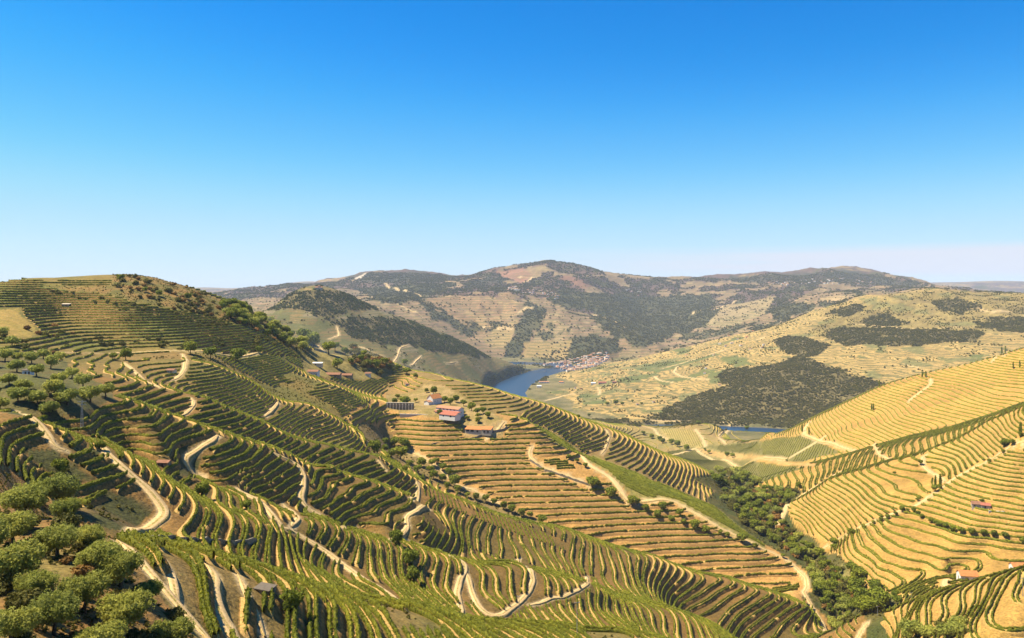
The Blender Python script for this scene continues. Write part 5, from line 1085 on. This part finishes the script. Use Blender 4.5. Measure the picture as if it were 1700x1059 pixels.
# ---------------------------------------------------------------- labels that say where each of a group stands
LM=[('the grey roofed hut',441,985),('the looping pale tracks',790,1000),('the hairpin of the pale track',700,852),('the pale road junction',475,880),('the wide dusty track on the left',250,830),('the forked track at the bottom',770,950),('the olive grove corner',240,960),('the big left edge olive',22,975),('the bare patch by the short track',70,885),('the bottom left corner',20,1055),
('the stone hut',273,774),('the steel pylon',136,700),('the round plot hut',285,619),('the white farm',745,680),('the orange shed',796,715),('the gully trees',735,790),('the winding road end',500,790),('the long spur tip',1340,985),('the creek bend',1290,880),('the creek end',1410,1040),('the upper creek',1230,830),('the widest creek wood',1330,930),('the village bridge',920,618),('the village top',1010,588),('the dark round tree by the hairpin',658,905),
('the middle of the crest road',1044,834),('the small dark plot',930,780),('the upper farm',555,615),('the straight upper track',300,584),('the bare hilltop',230,465),('the golden left plots',30,530),('the lone bush on the yellow paths',336,826),
('the brown roofed house',1628,842),('the orange roofed hut',1606,960),('the curved line of round trees',1590,885),('the lower wall track',1380,905),('the upper wall track',1560,805),('the right edge house',1690,945),('the pale nose of the right hill',1300,855),('the two cypresses',1557,807),('the pale upper bend',1340,720),('the pale poles',910,1040),
('the riverside village',960,605),('the far river bend',860,635),('the cone shaped hill',530,485),('the near river reach',1260,712),('the bottom of the frame',1150,1040),('the lower right corner',1650,1040),('the bottom left path',350,1000),('the green low field',1200,780),('the long pale straight road',620,972),
('the main mountain',900,440),('the far right ridge',1400,447),('the left edge',0,760),('the end of the level rows',1280,960),('the middle of the level rows',1000,850),('the left end of the level rows',720,760)]
SHORT={}
def short(l):
    w=l.split(); 
    return ' '.join(w[:8]) if len(w)>8 else l
used={}
TAGS={'bushes among the lower left olives':'low yellow-green bush','dark trees at the foot of the right bowl':'dark bowl-foot tree','houses of the riverside village':'small village house','houses high on the mountain slope':'high mountain house','houses above the hillside village':'house above the mountain village','houses of the village under the mountain':'mountain village house','houses of the village below the right ridge':'ridge village house','vine rows on the nearest spur at the bottom of the view':'leafy vine row','vine rows on the steep terraces just beyond the nearest spur':'dark green vine row',
'vine rows on the curved terraces of the middle left spur':'curling vine row','vine rows on the long spur in front of the golden striped slope':'long green vine row','vine rows below the straight track on the upper left slope':'thin vine row',
'level vine rows on the golden slope below the white farm':'level vine row','vine rows on the slope beyond the white farm':'thin vine row beyond the farm','vine rows on the upper left hill':'thin hill vine row','vine rows on the lower right spur':'leafy vine row',
'vine rows in the golden bowl on the right':'yellowish vine row in gold grass','vine rows on the golden hillside on the right':'yellowish green vine row','vine rows on the topmost golden slope on the right':'thin yellowish vine row','vine rows on the low ground near the river':'fine vine row',
'trees along the creek':'tree in the creek belt','bushes along the creek':'low creek bush','olive trees of the grove on the left hillside':'grey-green hillside olive','bushes on the shoulder of the top left hill':'scrubby bush on the brown shoulder','trees along the right shoulder of the top left hill':'dark belt tree',
'hedge line across the upper left hill':'low hedge bush','bushes above the straight track':'small dark bush','bushes by the golden plots':'rough bush','dark round trees round the upper left farm':'dark round tree','bushes on the knoll by the upper farm':'bush on the brown knoll',
'dark trees in the gully below the golden slope':'dark gully tree','trees along the road down the crest':'roadside round tree','trees round the white farm':'farmyard tree','bushes below the lower right bowl':'bush on the green patch','trees along the diagonal wall track':'round wall track tree',
'small trees on the low ground near the river':'small dark lowland tree','curved line of round trees in the right bowl':'round tree in the curved line','cypresses on the right hill':'slim dark cypress','houses on the slope across the river':'lone field house','bushes at the bottom right':'pale bush among vines',
'dark trees on the upper left hill shoulder':'dark shoulder tree'}
objs=[o for o in S.objects if o.get('group') and o.get('label')]
for o in objs:
    p=o.location; yy=max(p.y,1); x=CX+F*p.x/yy; y=HZ+F*(H-p.z)/yy
    b=TAGS.get(o['group'])
    if b is None: continue
    ds=sorted(LM,key=lambda m:(m[1]-x)**2+(1.6*(m[2]-y))**2)[:3]
    done=False
    for m in ds:
        dx,dy=x-m[1],y-m[2]; dist=math.hypot(dx,dy)
        way=('right of' if dx>0 else 'left of') if abs(dx)>1.6*abs(dy) else ('below' if dy>0 else 'above')
        if .6*abs(dy)<=abs(dx)<=1.6*abs(dy): way=('below' if dy>0 else 'above')+(' and right of' if dx>0 else ' and left of')
        pre='just ' if dist<35 else ('' if dist<90 else 'well ')
        lab=f"{b} {pre}{way} {m[0]}"
        if len(lab.split())>16: continue
        if lab not in used: used[lab]=1; o['label']=lab; done=True; break
    if not done:
        m=ds[0]; dx,dy=x-m[1],y-m[2]; way=('right of' if dx>0 else 'left of') if abs(dx)>1.6*abs(dy) else ('below' if dy>0 else 'above')
        o['label']=f"{b} {way} {m[0]}"
dupl={}
for o in objs:
    if o['group'] in TAGS: dupl.setdefault((o['group'],o['label']),[]).append(o)
ORD=['nearest','second nearest','third nearest','fourth nearest','fifth nearest','sixth nearest','seventh nearest','eighth nearest','ninth nearest','tenth nearest']
for (g,l),v in dupl.items():
    if len(v)>10:
        v.sort(key=lambda o:o.location.x/max(o.location.y,1)); k=math.ceil(len(v)/10); nm={2:['left side','right side'],3:['left side','middle','right side'],4:['far left','middle left','middle right','far right']}.get(k)
        if nm:
            for i in range(k):
                w_=v[i::1][:0] or v[i*len(v)//k:(i+1)*len(v)//k]; w_.sort(key=lambda o:o.location.length)
                for q_,o in enumerate(w_[:10]): o['label']=f'{nm[i]}, {ORD[q_]} {l}'
    if 1<len(v)<=10:
        v.sort(key=lambda o:o.location.length)
        for k,o in enumerate(v): o['label']=ORD[k]+' '+l
print('labels',time.time()-T0)
